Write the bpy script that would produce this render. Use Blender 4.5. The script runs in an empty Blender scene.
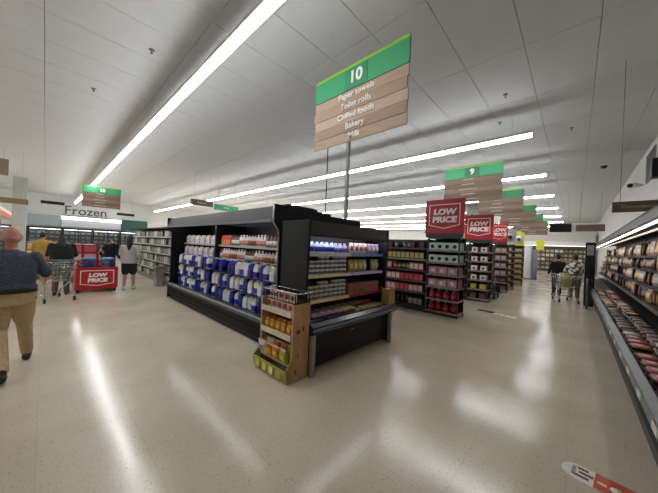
import bpy, bmesh, math, random
from mathutils import Vector, Matrix
random.seed(7)
sc = bpy.context.scene
C = sc.collection

# ------------------------------------------------------------------ camera
YAW, PITCH, ROLL, FPX, EYE = math.radians(42.98), math.radians(-0.05), math.radians(2.45), 264.9, 1.65
fw = Vector((-math.sin(YAW)*math.cos(PITCH), math.cos(YAW)*math.cos(PITCH), math.sin(PITCH)))
r0 = Vector((math.cos(YAW), math.sin(YAW), 0)); u0 = r0.cross(fw)
rt = math.cos(ROLL)*r0 + math.sin(ROLL)*u0
up = -math.sin(ROLL)*r0 + math.cos(ROLL)*u0
cd = bpy.data.cameras.new('camera'); cam = bpy.data.objects.new('camera', cd); C.objects.link(cam)
M = Matrix((rt, up, -fw)).transposed().to_4x4(); M.translation = Vector((0, 0, EYE)); cam.matrix_world = M
cd.sensor_width = 36; cd.lens = FPX/658*36; cd.clip_start = 0.05; cd.clip_end = 200
sc.camera = cam

# ------------------------------------------------------------------ world, exposure
w = bpy.data.worlds.new('world'); sc.world = w; w.use_nodes = True
w.node_tree.nodes['Background'].inputs[0].default_value = (0.02, 0.02, 0.02, 1)
w.node_tree.nodes['Background'].inputs[1].default_value = 1.0
sc.view_settings.view_transform = 'Standard'; sc.view_settings.look = 'None'
sc.view_settings.gamma = 1; sc.view_settings.use_curve_mapping = False
sc.view_settings.exposure = 0.0
LIGHT = 31.0         # strength of the ceiling strips
CASE_LIGHT = 11.0     # strength of the tubes in the chillers
try:
    sc.cycles.use_denoising = True
except Exception:
    pass

# ------------------------------------------------------------------ materials
def lin(h):
    h = h.lstrip('#'); out = []
    for i in (0, 2, 4):
        v = int(h[i:i+2], 16)/255
        out.append(v/12.92 if v <= 0.04045 else ((v+0.055)/1.055)**2.4)
    return (*out, 1)
MATS = {}
def mat(h, rough=0.5, metal=0.0, var=0.12, scale=14, emit=None, strength=0, bump=0, spec=0.5, alpha=None, trans=0):
    key = (h, rough, metal, var, scale, emit, strength, bump, spec, alpha, trans)
    if key in MATS: return MATS[key]
    m = bpy.data.materials.new('m_'+h.strip('#')); m.use_nodes = True
    nt = m.node_tree; b = nt.nodes['Principled BSDF']
    c = lin(h)
    b.inputs['Roughness'].default_value = rough; b.inputs['Metallic'].default_value = metal
    b.inputs['Specular IOR Level'].default_value = spec
    tc = nt.nodes.new('ShaderNodeTexCoord')
    n = nt.nodes.new('ShaderNodeTexNoise'); n.inputs['Scale'].default_value = scale; n.inputs['Detail'].default_value = 4
    nt.links.new(tc.outputs['Object'], n.inputs['Vector'])
    r = nt.nodes.new('ShaderNodeValToRGB')
    r.color_ramp.elements[0].position = 0.3; r.color_ramp.elements[1].position = 0.7
    r.color_ramp.elements[0].color = (c[0]*(1-var), c[1]*(1-var), c[2]*(1-var), 1)
    r.color_ramp.elements[1].color = (min(1, c[0]*(1+var)), min(1, c[1]*(1+var)), min(1, c[2]*(1+var)), 1)
    nt.links.new(n.outputs['Fac'], r.inputs['Fac']); nt.links.new(r.outputs['Color'], b.inputs['Base Color'])
    if bump:
        bp = nt.nodes.new('ShaderNodeBump'); bp.inputs['Strength'].default_value = bump; bp.inputs['Distance'].default_value = 0.01
        nt.links.new(n.outputs['Fac'], bp.inputs['Height']); nt.links.new(bp.outputs['Normal'], b.inputs['Normal'])
    if emit:
        b.inputs['Emission Color'].default_value = lin(emit); b.inputs['Emission Strength'].default_value = strength
    if trans:
        b.inputs['Transmission Weight'].default_value = trans
    if alpha is not None:
        b.inputs['Alpha'].default_value = alpha
    MATS[key] = m
    return m
def wood(h1, h2, rough=0.55, stretch=(1.2, 8, 22)):
    key = ('wood', h1, h2, stretch)
    if key in MATS: return MATS[key]
    m = bpy.data.materials.new('wood_'+h1.strip('#')); m.use_nodes = True; nt = m.node_tree; b = nt.nodes['Principled BSDF']
    tc = nt.nodes.new('ShaderNodeTexCoord'); mp = nt.nodes.new('ShaderNodeMapping'); mp.inputs['Scale'].default_value = stretch
    n = nt.nodes.new('ShaderNodeTexNoise'); n.inputs['Scale'].default_value = 3; n.inputs['Detail'].default_value = 6; n.inputs['Distortion'].default_value = 0.4
    r = nt.nodes.new('ShaderNodeValToRGB'); r.color_ramp.elements[0].color = lin(h1); r.color_ramp.elements[1].color = lin(h2)
    r.color_ramp.elements[0].position = 0.3; r.color_ramp.elements[1].position = 0.7
    nt.links.new(tc.outputs['Object'], mp.inputs[0]); nt.links.new(mp.outputs[0], n.inputs['Vector'])
    nt.links.new(n.outputs['Fac'], r.inputs['Fac']); nt.links.new(r.outputs['Color'], b.inputs['Base Color'])
    b.inputs['Roughness'].default_value = rough; MATS[key] = m
    return m
def floor_material():
    m = bpy.data.materials.new('polished_vinyl'); m.use_nodes = True; nt = m.node_tree; b = nt.nodes['Principled BSDF']
    tc = nt.nodes.new('ShaderNodeTexCoord')
    big = nt.nodes.new('ShaderNodeTexNoise'); big.inputs['Scale'].default_value = 1.1; big.inputs['Detail'].default_value = 5
    sp = nt.nodes.new('ShaderNodeTexNoise'); sp.inputs['Scale'].default_value = 55; sp.inputs['Detail'].default_value = 3
    for n in (big, sp): nt.links.new(tc.outputs['Object'], n.inputs['Vector'])
    r1 = nt.nodes.new('ShaderNodeValToRGB'); r1.color_ramp.elements[0].color = lin('#b9ad98'); r1.color_ramp.elements[1].color = lin('#c7bca8')
    r1.color_ramp.elements[0].position = .3; r1.color_ramp.elements[1].position = .7
    nt.links.new(big.outputs['Fac'], r1.inputs['Fac'])
    r2 = nt.nodes.new('ShaderNodeValToRGB'); r2.color_ramp.elements[0].position = .30; r2.color_ramp.elements[1].position = .40
    r2.color_ramp.elements[0].color = (.62, .6, .56, 1); r2.color_ramp.elements[1].color = (1, 1, 1, 1)
    nt.links.new(sp.outputs['Fac'], r2.inputs['Fac'])
    br = nt.nodes.new('ShaderNodeTexBrick'); br.offset = 0; br.squash = 1
    br.inputs['Scale'].default_value = 1.0; br.inputs['Brick Width'].default_value = 0.6; br.inputs['Row Height'].default_value = 0.6
    br.inputs['Mortar Size'].default_value = 0.003; br.inputs['Color1'].default_value = (1, 1, 1, 1); br.inputs['Color2'].default_value = (.975, .97, .96, 1)
    br.inputs['Mortar'].default_value = (.88, .87, .85, 1)
    nt.links.new(tc.outputs['Object'], br.inputs['Vector'])
    m1 = nt.nodes.new('ShaderNodeMixRGB'); m1.blend_type = 'MULTIPLY'; m1.inputs[0].default_value = 1
    m2 = nt.nodes.new('ShaderNodeMixRGB'); m2.blend_type = 'MULTIPLY'; m2.inputs[0].default_value = 1
    nt.links.new(r1.outputs[0], m1.inputs[1]); nt.links.new(r2.outputs[0], m1.inputs[2])
    nt.links.new(m1.outputs[0], m2.inputs[1]); nt.links.new(br.outputs['Color'], m2.inputs[2])
    nt.links.new(m2.outputs[0], b.inputs['Base Color'])
    rr = nt.nodes.new('ShaderNodeMapRange'); rr.inputs['From Min'].default_value = .3; rr.inputs['From Max'].default_value = .7
    rr.inputs['To Min'].default_value = 0.12; rr.inputs['To Max'].default_value = 0.23
    nt.links.new(big.outputs['Fac'], rr.inputs['Value']); nt.links.new(rr.outputs[0], b.inputs['Roughness'])
    b.inputs['Specular IOR Level'].default_value = 0.5
    bp = nt.nodes.new('ShaderNodeBump'); bp.inputs['Strength'].default_value = 0.16; bp.inputs['Distance'].default_value = 0.004
    wv = nt.nodes.new('ShaderNodeTexNoise'); wv.inputs['Scale'].default_value = 5; wv.inputs['Detail'].default_value = 2
    nt.links.new(tc.outputs['Object'], wv.inputs['Vector']); nt.links.new(wv.outputs['Fac'], bp.inputs['Height'])
    nt.links.new(bp.outputs['Normal'], b.inputs['Normal'])
    return m
BLACK = mat('#0d0e0f', .5, spec=.3); DARK = mat('#26282a', .4); GREYM = mat('#77797a', .35, .6); STEEL = mat('#b9bbbb', .25, .9, .05)
WHITE = mat('#e6e5e0', .5); PWALL = mat('#d6d5d0', .7, var=.03, scale=1.5); INNER = mat('#151618', .5)
GREEN = mat('#2f9a63', .5, var=.04); LIME = mat('#86bf3c', .5, var=.04); RED = mat('#b41522', .45, var=.05); TXT = mat('#f2f0ea', .5, var=.02)
KRAFT = mat('#a07c50', .8, var=.12, scale=30); STRIP = mat('#cfc9b0', .4, var=.05)

# ------------------------------------------------------------------ mesh building
class MB:
    def __init__(s): s.v = []; s.f = []; s.m = []; s.mats = []; s.sm = []
    def mi(s, m):
        if m not in s.mats: s.mats.append(m)
        return s.mats.index(m)
    def add(s, vs, fs, m, smooth=False):
        o = len(s.v); k = s.mi(m); s.v += [tuple(v) for v in vs]
        for f in fs: s.f.append([o+i for i in f]); s.m.append(k); s.sm.append(smooth)
        return s
    def box(s, x0, x1, y0, y1, z0, z1, m):
        vs = [(x, y, z) for z in (z0, z1) for y in (y0, y1) for x in (x0, x1)]
        return s.add(vs, [(0, 2, 3, 1), (4, 5, 7, 6), (0, 1, 5, 4), (2, 6, 7, 3), (0, 4, 6, 2), (1, 3, 7, 5)], m)
    def cbox(s, cx, cy, cz, sx, sy, sz, m): return s.box(cx-sx/2, cx+sx/2, cy-sy/2, cy+sy/2, cz-sz/2, cz+sz/2, m)
    def loft(s, rings, m, caps=True, smooth=False, closed=True):
        n = len(rings[0]); vs = [p for r in rings for p in r]; fs = []
        for i in range(len(rings)-1):
            for j in range(n if closed else n-1):
                k = (j+1) % n; fs.append((i*n+j, i*n+k, (i+1)*n+k, (i+1)*n+j))
        if caps: fs.append(tuple(reversed(range(n)))); fs.append(tuple(range((len(rings)-1)*n, len(rings)*n)))
        return s.add(vs, fs, m, smooth)
    def lathe(s, prof, m, n=12, c=(0, 0, 0), smooth=True):
        rings = [[(c[0]+r*math.cos(2*math.pi*j/n), c[1]+r*math.sin(2*math.pi*j/n), c[2]+z) for j in range(n)] for r, z in prof]
        return s.loft(rings, m, True, smooth)
    def rbox(s, secs, m, smooth=False):   # secs: (halfx, halfy, z[, chamfer])
        rings = []
        for q in secs:
            hx, hy, z = q[:3]; ch = q[3] if len(q) > 3 else min(hx, hy)*0.3
            rings.append([(hx-ch, -hy, z), (hx, -hy+ch, z), (hx, hy-ch, z), (hx-ch, hy, z), (-hx+ch, hy, z), (-hx, hy-ch, z), (-hx, -hy+ch, z), (-hx+ch, -hy, z)])
        return s.loft(rings, m, True, smooth)
    def tube(s, pts, r, m, n=6, rr=None, smooth=True):
        pts = [Vector(p) for p in pts]; rings = []; ref = None
        for i, p in enumerate(pts):
            t = (pts[min(i+1, len(pts)-1)]-pts[max(i-1, 0)]).normalized()
            if ref is None: ref = Vector((0, 0, 1)) if abs(t.z) < .9 else Vector((1, 0, 0))
            a = t.cross(ref).normalized(); b = t.cross(a).normalized(); ref = -b if False else ref
            q = rr[i] if rr else r
            rings.append([tuple(p+a*q*math.cos(2*math.pi*j/n)+b*q*math.sin(2*math.pi*j/n)) for j in range(n)])
        return s.loft(rings, m, True, smooth)
    def prism(s, poly, axis, a, b, m):     # poly in the two other axes
        def pt(u, v, t): return {'x': (t, u, v), 'y': (u, t, v), 'z': (u, v, t)}[axis]
        return s.loft([[pt(u, v, a) for u, v in poly], [pt(u, v, b) for u, v in poly]], m)
    def ball(s, c, r, m, n=12, k=8):
        rx, ry, rz = r if hasattr(r, '__len__') else (r, r, r)
        rings = []
        for i in range(k+1):
            a = math.pi*(i/k)*.98+.01*math.pi
            rings.append([(c[0]+rx*math.sin(a)*math.cos(2*math.pi*j/n), c[1]+ry*math.sin(a)*math.sin(2*math.pi*j/n), c[2]-rz*math.cos(a)) for j in range(n)])
        return s.loft(rings, m, True, True)
    def mesh(s, name):
        me = bpy.data.meshes.new(name); me.from_pydata(s.v, [], s.f)
        for m in s.mats: me.materials.append(m)
        for p, k, q in zip(me.polygons, s.m, s.sm): p.material_index = k; p.use_smooth = q
        bm = bmesh.new(); bm.from_mesh(me); bmesh.ops.recalc_face_normals(bm, faces=bm.faces); bm.to_mesh(me); bm.free()
        me.update(); return me
def link(name, data, parent=None, loc=(0, 0, 0), rot=(0, 0, 0)):
    o = bpy.data.objects.new(name, data); C.objects.link(o); o.location = loc; o.rotation_euler = rot
    if parent: o.parent = parent
    return o
def build(mb, name, parent=None, loc=(0, 0, 0), rot=(0, 0, 0)): return link(name, mb.mesh(name), parent, loc, rot)
def tag(o, label, cat, group=None):
    o['label'] = label; o['category'] = cat
    if group: o['group'] = group
    return o
def thing(name, label, cat, loc=(0, 0, 0), rotz=0, group=None):
    o = link(name, None, None, loc, (0, 0, rotz)); o.empty_display_size = .1
    return tag(o, label, cat, group)
def struct(o): o['kind'] = 'structure'; return o
def part(parent, name, fn, loc=(0, 0, 0), rot=(0, 0, 0), label=None):
    mb = MB(); fn(mb); o = build(mb, name, parent, loc, rot)
    if label: o['label'] = label
    return o
def pbox(parent, name, x0, x1, y0, y1, z0, z1, m): return part(parent, name, lambda b: b.box(x0, x1, y0, y1, z0, z1, m))
TXC = {}
def text_mesh(t, size, m, bold=0.0, ext=0.002, italic=0.0, align='CENTER'):
    k = (t, size, m.name, bold, ext, italic, align)
    if k in TXC: return TXC[k]
    cu = bpy.data.curves.new('t', 'FONT'); cu.body = t; cu.size = size; cu.align_x = align; cu.align_y = 'CENTER'
    cu.extrude = ext; cu.offset = bold; cu.shear = italic; cu.resolution_u = 3
    o = bpy.data.objects.new('t', cu); C.objects.link(o)
    dg = bpy.context.evaluated_depsgraph_get()
    me = bpy.data.meshes.new_from_object(o.evaluated_get(dg)); bpy.data.objects.remove(o); bpy.data.curves.remove(cu)
    me.materials.clear(); me.materials.append(m); me.name = 'lettering'; TXC[k] = me
    return me
FACE_MY = (math.pi/2, 0, 0)            # text readable when looking towards +Y
FACE_PX = (math.pi/2, 0, math.pi/2)    # readable when looking towards -X
def lettering(parent, t, size, m, loc, rot=FACE_MY, **k): return link('lettering', text_mesh(t, size, m, **k), parent, loc, rot)

# a product: root mesh + child parts, shared mesh data
class Proto:
    def __init__(s, name, body, kids=()):
        s.name = name; s.me = body.mesh(name); s.kids = [(n, mb.mesh(n)) for n, mb in kids]
    def put(s, loc, label, cat, group, rot=(0, 0, 0), scale=1.0):
        o = link(s.name, s.me, None, loc, rot); o.scale = scale if hasattr(scale, '__len__') else (scale,)*3
        tag(o, label, cat, group)
        for n, me in s.kids: link(n, me, o)
        return o

# ------------------------------------------------------------------ structure
XL, XR, YF, YB, ZC = -34.0, 1.6, -10.0, 38.0, 5.2
fl = MB().box(XL-.2, XR+.2, YF-.2, YB+.2, -.1, 0, floor_material()); struct(build(fl, 'floor'))
def wall(name, *a): struct(build(MB().box(*a, PWALL), name))
wall('wall_left', XL-.2, XL, YF, YB, 0, ZC+.1); wall('wall_right', XR, XR+.2, YF, YB, 0, ZC+.1)
wall('wall_back', XL, XR, YB, YB+.2, 0, ZC+.1); wall('wall_front', XL, XR, YF-.2, YF, 0, ZC+.1)
CEILM = mat('#d2d4d4', .85, var=.03, scale=2); JOINT = mat('#8f8e8a', .9)
ceil = struct(build(MB().box(XL, XR, YF, YB, ZC+.02, ZC+.12, JOINT), 'ceiling'))
PX, PY, G = 0.92, 1.86, 0.008
cells = []
for i in range(-2, 40):
    for j in range(-6, 22):
        x1 = .17-PX*(i)+PX; x0 = x1-PX; y0 = -.11+PY*j; y1 = y0+PY
        x0, x1, y0, y1 = max(x0, XL), min(x1, XR), max(y0, YF), min(y1, YB)
        if x1-x0 < .05 or y1-y0 < .05: continue
        cx, cy = (x0+x1)/2, (y0+y1)/2
        d = Vector((cx, cy, ZC-EYE)); dep = d.dot(fw)
        vis = dep > .4 and abs(d.dot(rt))/dep*FPX < 360 and 0 < d.dot(up)/dep*FPX < 275
        cells.append((0 if vis else 1, d.length, x0, x1, y0, y1))
cells.sort(); full = None; rest = MB()
for n, (v, d, x0, x1, y0, y1) in enumerate(cells):
    a, b = (x1-x0)/2-G/2, (y1-y0)/2-G/2
    if n < 300:
        isfull = abs(x1-x0-PX) < 1e-3 and abs(y1-y0-PY) < 1e-3
        if isfull and full: me = full
        else:
            me = MB().loft([[(-a+.006, -b+.006, 0), (a-.006, -b+.006, 0), (a-.006, b-.006, 0), (-a+.006, b-.006, 0)], [(-a, -b, .006), (a, -b, .006), (a, b, .006), (-a, b, .006)], [(-a, -b, .025), (a, -b, .025), (a, b, .025), (-a, b, .025)]], CEILM).mesh('ceiling_panel')
            if isfull: full = me
        link('ceiling_panel', me, ceil, ((x0+x1)/2, (y0+y1)/2, ZC-.003))
    else: rest.box((x0+x1)/2-a, (x0+x1)/2+a, (y0+y1)/2-b, (y0+y1)/2+b, ZC-.003, ZC+.02, CEILM)
o = build(rest, 'distant_panels', ceil); o['kind'] = 'stuff'

# ceiling strip lights
TUBE = mat('#ffffff', .4, var=0, emit='#fbfcff', strength=LIGHT)
HOUSE = mat('#c9c9c6', .5, var=.03)
LY = [(-4.3, 'strip light over the entrance side of the open floor'), (1.75, 'long white strip light over the open floor before the dairy chiller'),
      (7.79, 'long white strip light over the gondola next to the endcap chiller'), (12.0, 'white strip light over the second row of low price stands'),
      (16.3, 'white strip light over the round yellow ticket stands'), (20.6, 'white strip light over the white display column'),
      (24.9, 'white strip light over the far gondolas'), (29.2, 'white strip light beyond the far gondolas'), (33.5, 'white strip light nearest the far end wall')]
for y, lab in LY:
    xa, xb = -32.4, (-.85 if y > 2 else (-1.9 if y > 0 else -3.0))
    t = thing('strip_light', lab, 'ceiling light', (0, y, 4.46), 0, 'suspended ceiling strip lights')
    pbox(t, 'diffuser', xa, xb, -.055, .055, 0, .06, TUBE)
    part(t, 'housing', lambda b: b.prism([(-.062, .06), (.062, .06), (.055, .13), (-.055, .13)], 'x', xa, xb, HOUSE))
    for k in range(12):
        x = xb-.4-k*2.8
        part(t, 'hanger_wire', lambda b: b.tube([(x, 0, .13), (x, 0, ZC-4.46)], .006, HOUSE, 4))

# ------------------------------------------------------------------ aisle signs
PLANKS = [wood('#9a7f66', '#b09880'), wood('#8d735c', '#a48b72'), wood('#a38a71', '#b8a18a'), wood('#866a52', '#9d836a')]
SHADE_PLANKS = [wood('#6b5646', '#7d6857'), wood('#5f4b3c', '#715d4c'), wood('#715c4b', '#84705e'), wood('#594535', '#6b5646')]  # darker copies of the planks: shade on the distant boards put into the colour
SHADE_GREEN = mat('#1f7a48', .5, var=.04)  # green of the farther bands, darkened to carry their shade
def aisle_sign(x0, x1, y, num, lines, label, zt=4.41, face='Y'):
    """board hung from the ceiling on two wires; local x along the board"""
    wd = x1-x0; t = thing('aisle_sign', label, 'sign', (x0, y, 3.25) if face == 'Y' else (y, x0, 3.25), 0 if face == 'Y' else math.pi/2, 'hanging aisle signs')
    h = zt-3.25
    pbox(t, 'backing', .03, wd-.03, .02, .04, .02, h-.02, BLACK)
    for k in range(5):
        hh = (h-.37)/5; off = (.0, -.01, .012, -.03, .0)[k]
        m = (PLANKS if lines else SHADE_PLANKS)[(4-k) % 4]
        pbox(t, 'plank', off*.8, wd+off*.5, 0-.004*(k % 2), .02, k*hh+.003, (k+1)*hh-.003, m)
    g = pbox(t, 'green_band', -.005, wd+.005, -.008, .022, h-.365, h-.045, GREEN if lines or num in '9 10' else SHADE_GREEN)
    pbox(t, 'lime_edge', -.005, wd+.005, -.01, .022, h-.045, h, LIME)
    pbox(t, 'number_tile', wd*.375, wd*.625, -.014, -.008, h-.35, h-.05, mat('#27865a' if num == '10' else '#1f6b47', .5, var=.03))
    lettering(t, num, .25, TXT, (wd*.5, -.017, h-.2), bold=.008)
    for k, l in enumerate(lines):
        lettering(t, l, .128, TXT, (wd*.505, -.016, h-.365-(k+.5)*(h-.37)/5), bold=.001)
    for x in (.25, wd-.25):
        part(t, 'hanger_wire', lambda b: b.tube([(x, .03, h-.03), (x, .03, ZC-3.25)], .0018, CEILM, 4))
    return t
aisle_sign(-3.33, -1.63, 3.1, '10', ['Paper towels', 'Toilet rolls', 'Chilled foods', 'Bakery', 'Milk'], 'hanging aisle sign numbered 10 above the endcap chiller, listing milk and bakery')
BARS = ['Biscuits', 'Chips', 'Soft drinks', 'Nuts', '']
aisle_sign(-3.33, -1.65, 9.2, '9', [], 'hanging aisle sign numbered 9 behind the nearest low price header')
aisle_sign(-3.33, -1.65, 13.5, '8', [], 'hanging aisle sign with shade-darkened green band, next behind the sign numbered 9')
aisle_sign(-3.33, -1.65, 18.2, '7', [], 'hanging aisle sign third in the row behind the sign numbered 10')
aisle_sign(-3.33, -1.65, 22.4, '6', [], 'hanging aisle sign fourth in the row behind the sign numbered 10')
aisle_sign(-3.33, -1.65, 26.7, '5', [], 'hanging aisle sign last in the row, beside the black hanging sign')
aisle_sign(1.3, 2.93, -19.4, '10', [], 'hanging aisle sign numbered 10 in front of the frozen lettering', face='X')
# pale print lines on the more distant boards
for o in [o for o in bpy.data.objects if o.name.startswith('aisle_sign') and 'paper' not in o['label'] and 'milk' not in o['label']]:
    for k in range(5):
        L = (.5, .42, .55, .36, .3)[k]
        pbox(o, 'print_line', .83-L/2-.1, .83+L/2-.1, -.012, -.006, .09+k*.158, .125+k*.158, mat('#a3968a', .6))

def hang_sign(name, label, x, y, z, wd, h, face, m, txt=None, txtm=TXT, group=None):
    t = thing(name, label, 'sign', (x, y, z), 0 if face == 'Y' else math.pi/2, group)
    pbox(t, 'board', 0, wd, 0, .03, 0, h, m)
    if txt: lettering(t, txt, h*(.55 if len(txt) < 8 else .42), txtm, (wd/2, -.004, h*.5))
    for q in (wd*.15, wd*.85):
        part(t, 'hanger_wire', lambda b: b.tube([(q, .015, h-.01), (q, .015, ZC-z)], .004, GREYM, 4))
    return t
BROWN = wood('#5a4a34', '#6a5940'); BROWN2 = wood('#6b5a48', '#7a6a58')
hang_sign('department_sign', 'brown wooden department sign hanging over the meat chiller', .455, 7.0, 2.48, .64, .19, 'Y', BROWN, 'Convenience', mat('#b5a888', .5))
# far signs
hang_sign('department_sign', 'pale brown department sign hanging beyond the black cooler tower', -.04, 20.0, 3.06, 1.12, .36, 'Y', BROWN2)
hang_sign('department_sign', 'black department sign hanging at the end of the green aisle signs', -1.2, 20.6, 3.06, .98, .5, 'Y', BLACK)
hang_sign('department_sign', 'brown department sign hanging above the dairy chiller beside a green one', -14, 4.87, 3.43, 1.09, .3, 'X', BROWN, 'Bakery', mat('#c9b98a', .5))
hang_sign('department_sign', 'small green department sign hanging above the dairy chiller', -14, 6.03, 3.33, 1.36, .3, 'X', mat('#3c9c6c', .5), 'Milk')
hang_sign('department_sign', 'brown wooden department sign hanging over the produce counter', -18, -1.9, 2.92, 1.35, .24, 'X', wood('#6b5a3c', '#8a7650'))
hang_sign('department_sign', 'short brown sign board hanging high over the produce counter', -18, -2.2, 4.1, 1.05, .7, 'X', wood('#7c6a52', '#8f7c62'))
hang_sign('department_sign', 'thin black sign hanging left of the frozen lettering', -30, -.3, 4.0, 1.3, .24, 'X', BLACK)
hang_sign('department_sign', 'small black sign hanging right of the frozen lettering', -30, 4.3, 3.62, 1.3, .22, 'X', BLACK)

# ------------------------------------------------------------------ product prototypes
def milk_bottle(w, h, label_m, cap_m, body='#e9e8e2'):
    bm_ = mat(body, .35, var=.03); a = w/2
    b = MB().rbox([(a*.92, a*.92, 0), (a, a, .012), (a, a, h*.62), (a*.8, a*.8, h*.78), (a*.4, a*.4, h*.9), (a*.36, a*.36, h*.93)], bm_, True)
    b.tube([(0, -a*.45, h*.84), (0, -a*.95, h*.8), (0, -a*.98, h*.62)], w*.09, bm_, 5)
    cap = MB().lathe([(a*.44, h*.915), (a*.44, h), (a*.38, h)], cap_m, 10)
    lab = MB(); q = a*1.02; c = q*.25; z0, z1 = h*.06, h*.42
    ring = [(q-c, -q), (q, -q+c), (q, q-c), (q-c, q), (-q+c, q), (-q, q-c), (-q, -q+c), (-q+c, -q)]
    lab.loft([[(x, y, z0) for x, y in ring], [(x, y, z1) for x, y in ring]], label_m)
    return Proto('milk_bottle', b, [('cap', cap), ('label_wrap', lab)])
def small_bottle(name, r, h, body_m, lab_m, cap_m):
    b = MB().lathe([(r*.9, 0), (r, .01), (r, h*.6), (r*.75, h*.74), (r*.38, h*.86), (r*.38, h*.93)], body_m, 10)
    return Proto(name, b, [('cap', MB().lathe([(r*.44, h*.92), (r*.44, h), (r*.4, h)], cap_m, 8)), ('label_wrap', MB().lathe([(r*1.03, h*.12), (r*1.03, h*.52)], lab_m, 10))])
def carton(name, w, d, h, m, m2):
    a, c = w/2, d/2
    b = MB().rbox([(a, c, 0, .002), (a, c, h*.78, .002)], m)
    b.loft([[(-a, -c, h*.78), (a, -c, h*.78), (a, c, h*.78), (-a, c, h*.78)], [(-a, -.004, h*.95), (a, -.004, h*.95), (a, .004, h*.95), (-a, .004, h*.95)], [(-a, -.003, h), (a, -.003, h), (a, .003, h), (-a, .003, h)]], m)
    return Proto(name, b, [('front_print', MB().box(-a*.98, a*.98, -c-.002, -c, h*.1, h*.55, m2)), ('cap', MB().lathe([(w*.16, 0), (w*.16, .02)], m2, 8, (0, -c*.5, h*.85)))])
def tub(name, r, h, m, lid, band):
    b = MB().lathe([(r*.82, 0), (r*.86, .004), (r*.97, h*.9)], m, 12)
    return Proto(name, b, [('lid', MB().lathe([(r*1.03, h*.88), (r*1.03, h*.97), (r*.98, h)], lid, 12)), ('label_band', MB().lathe([(r*.885, h*.15), (r*.96, h*.7)], band, 12))])
def box_pack(name, w, d, h, m, panel, mark=None):
    a, c = w/2, d/2
    b = MB().rbox([(a-.002, c-.002, 0, .003), (a, c, .003, .003), (a, c, h-.003, .003), (a-.002, c-.002, h, .003)], m)
    k = [('front_print', MB().box(-a*.86, a*.86, -c-.0025, -c, h*.14, h*.86, panel))]
    if mark:
        q = MB()
        q.lathe([(min(w, h)*.28, 0), (min(w, h)*.28, .003)], mark, 14)
        q.v = [(x, -c-.0025-z, h*.5+y) for x, y, z in q.v]; k.append(('print_mark', q))
    return Proto(name, b, k)
def meat_tray(w, d, h, tray_m, meat_m, lab_m):
    a, c = w/2, d/2
    b = MB().rbox([(a*.86, c*.86, 0), (a, c, h*.55), (a*1.02, c*1.02, h*.6)], tray_m)
    meat = MB().rbox([(a*.92, c*.92, h*.58), (a*.9, c*.88, h*.85), (a*.6, c*.6, h)], meat_m, True)
    lab = MB().box(-a*.35, a*.35, -c*.55, c*.2, h*.97, h*1.02, lab_m)
    return Proto('meat_tray', b, [('meat', meat), ('price_label', lab)])
def pouch(name, w, h, d, m, lab_m, head=None):
    """pillow bag standing upright, thin at the seams"""
    rings = []
    for f, k in ((0, .12), (.04, .15), (.2, .8), (.45, 1), (.7, .8), (.92, .2), (1, .1)):
        q = []
        for j in range(12):
            t = 2*math.pi*j/12; cx = math.cos(t); sy = math.sin(t)
            q.append(((abs(cx)**.6)*math.copysign(1, cx)*w/2*(1 if k < .5 else .97), sy*d/2*k, f*h))
        rings.append(q)
    b = MB().loft(rings, m, True, True)
    lb = MB().loft([[(-w*.3, -d*.47, h*.28), (w*.3, -d*.47, h*.28), (w*.3, -d*.3, h*.28), (-w*.3, -d*.3, h*.28)], [(-w*.3, -d*.51, h*.5), (w*.3, -d*.51, h*.5), (w*.3, -d*.3, h*.5), (-w*.3, -d*.3, h*.5)], [(-w*.3, -d*.44, h*.68), (w*.3, -d*.44, h*.68), (w*.3, -d*.25, h*.68), (-w*.3, -d*.25, h*.68)]], lab_m)
    k = [('printed_label', lb)]
    if head: k.append(('header_strip', MB().box(-w*.48, w*.48, -d*.13, d*.13, h*.93, h*1.0, head)))
    return Proto(name, b, k)

# ------------------------------------------------------------------ dairy chiller (runs along X, faces -Y)
CASE = mat('#0c0d0e', .6, spec=.2, var=.06); CANO = mat('#36383a', .38, var=.06); TUBEC = mat('#ffffff', .4, var=0, emit='#f4f6ff', strength=CASE_LIGHT)
cx0, cx1 = -8.45, -3.4
t = thing('dairy_chiller', 'long black open dairy chiller stocked with milk bottles', 'chiller', (0, 2.42, 0))
def loc(y): return y-2.42
pbox(t, 'plinth', cx0+.02, cx1-.02, loc(2.47), loc(3.58), 0.0, .12, BLACK)
pbox(t, 'lower_fascia', cx0, cx1, loc(2.42), loc(2.5), .12, .24, CASE)
pbox(t, 'upper_fascia', cx0, cx1, loc(2.42), loc(2.5), .255, .36, mat('#101112', .6, spec=.2, var=.06))
part(t, 'bumper_rail', lambda b: b.prism([(loc(2.405), .355), (loc(2.5), .355), (loc(2.5), .43), (loc(2.43), .43), (loc(2.405), .41)], 'x', cx0, cx1, mat('#4a4c4f', .4, .3)))
pbox(t, 'deck', cx0+.03, cx1-.03, loc(2.5), loc(3.5), .30, .385, DARK)
pbox(t, 'back_panel', cx0+.03, cx1-.03, loc(3.5), loc(3.58), .12, 2.2, INNER)
prof = [(loc(2.42), 0.02), (loc(3.6), 0.02), (loc(3.6), 2.24), (loc(2.36), 2.26), (loc(2.36), 1.98), (loc(2.47), 1.86), (loc(2.47), .5), (loc(2.42), .42)]
for a, b_ in ((cx0-.05, cx0), (cx1, cx1+.06)):
    e = part(t, 'end_panel', lambda b: b.prism(prof, 'x', a, b_, CASE))
part(t, 'end_trim', lambda b: b.tube([(cx1+.03, loc(2.355), 2.25), (cx1+.03, loc(2.355), 1.98), (cx1+.03, loc(2.463), 1.86), (cx1+.03, loc(2.463), .5)], .016, mat('#b5b7b7', .3, .7), 6))
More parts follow.
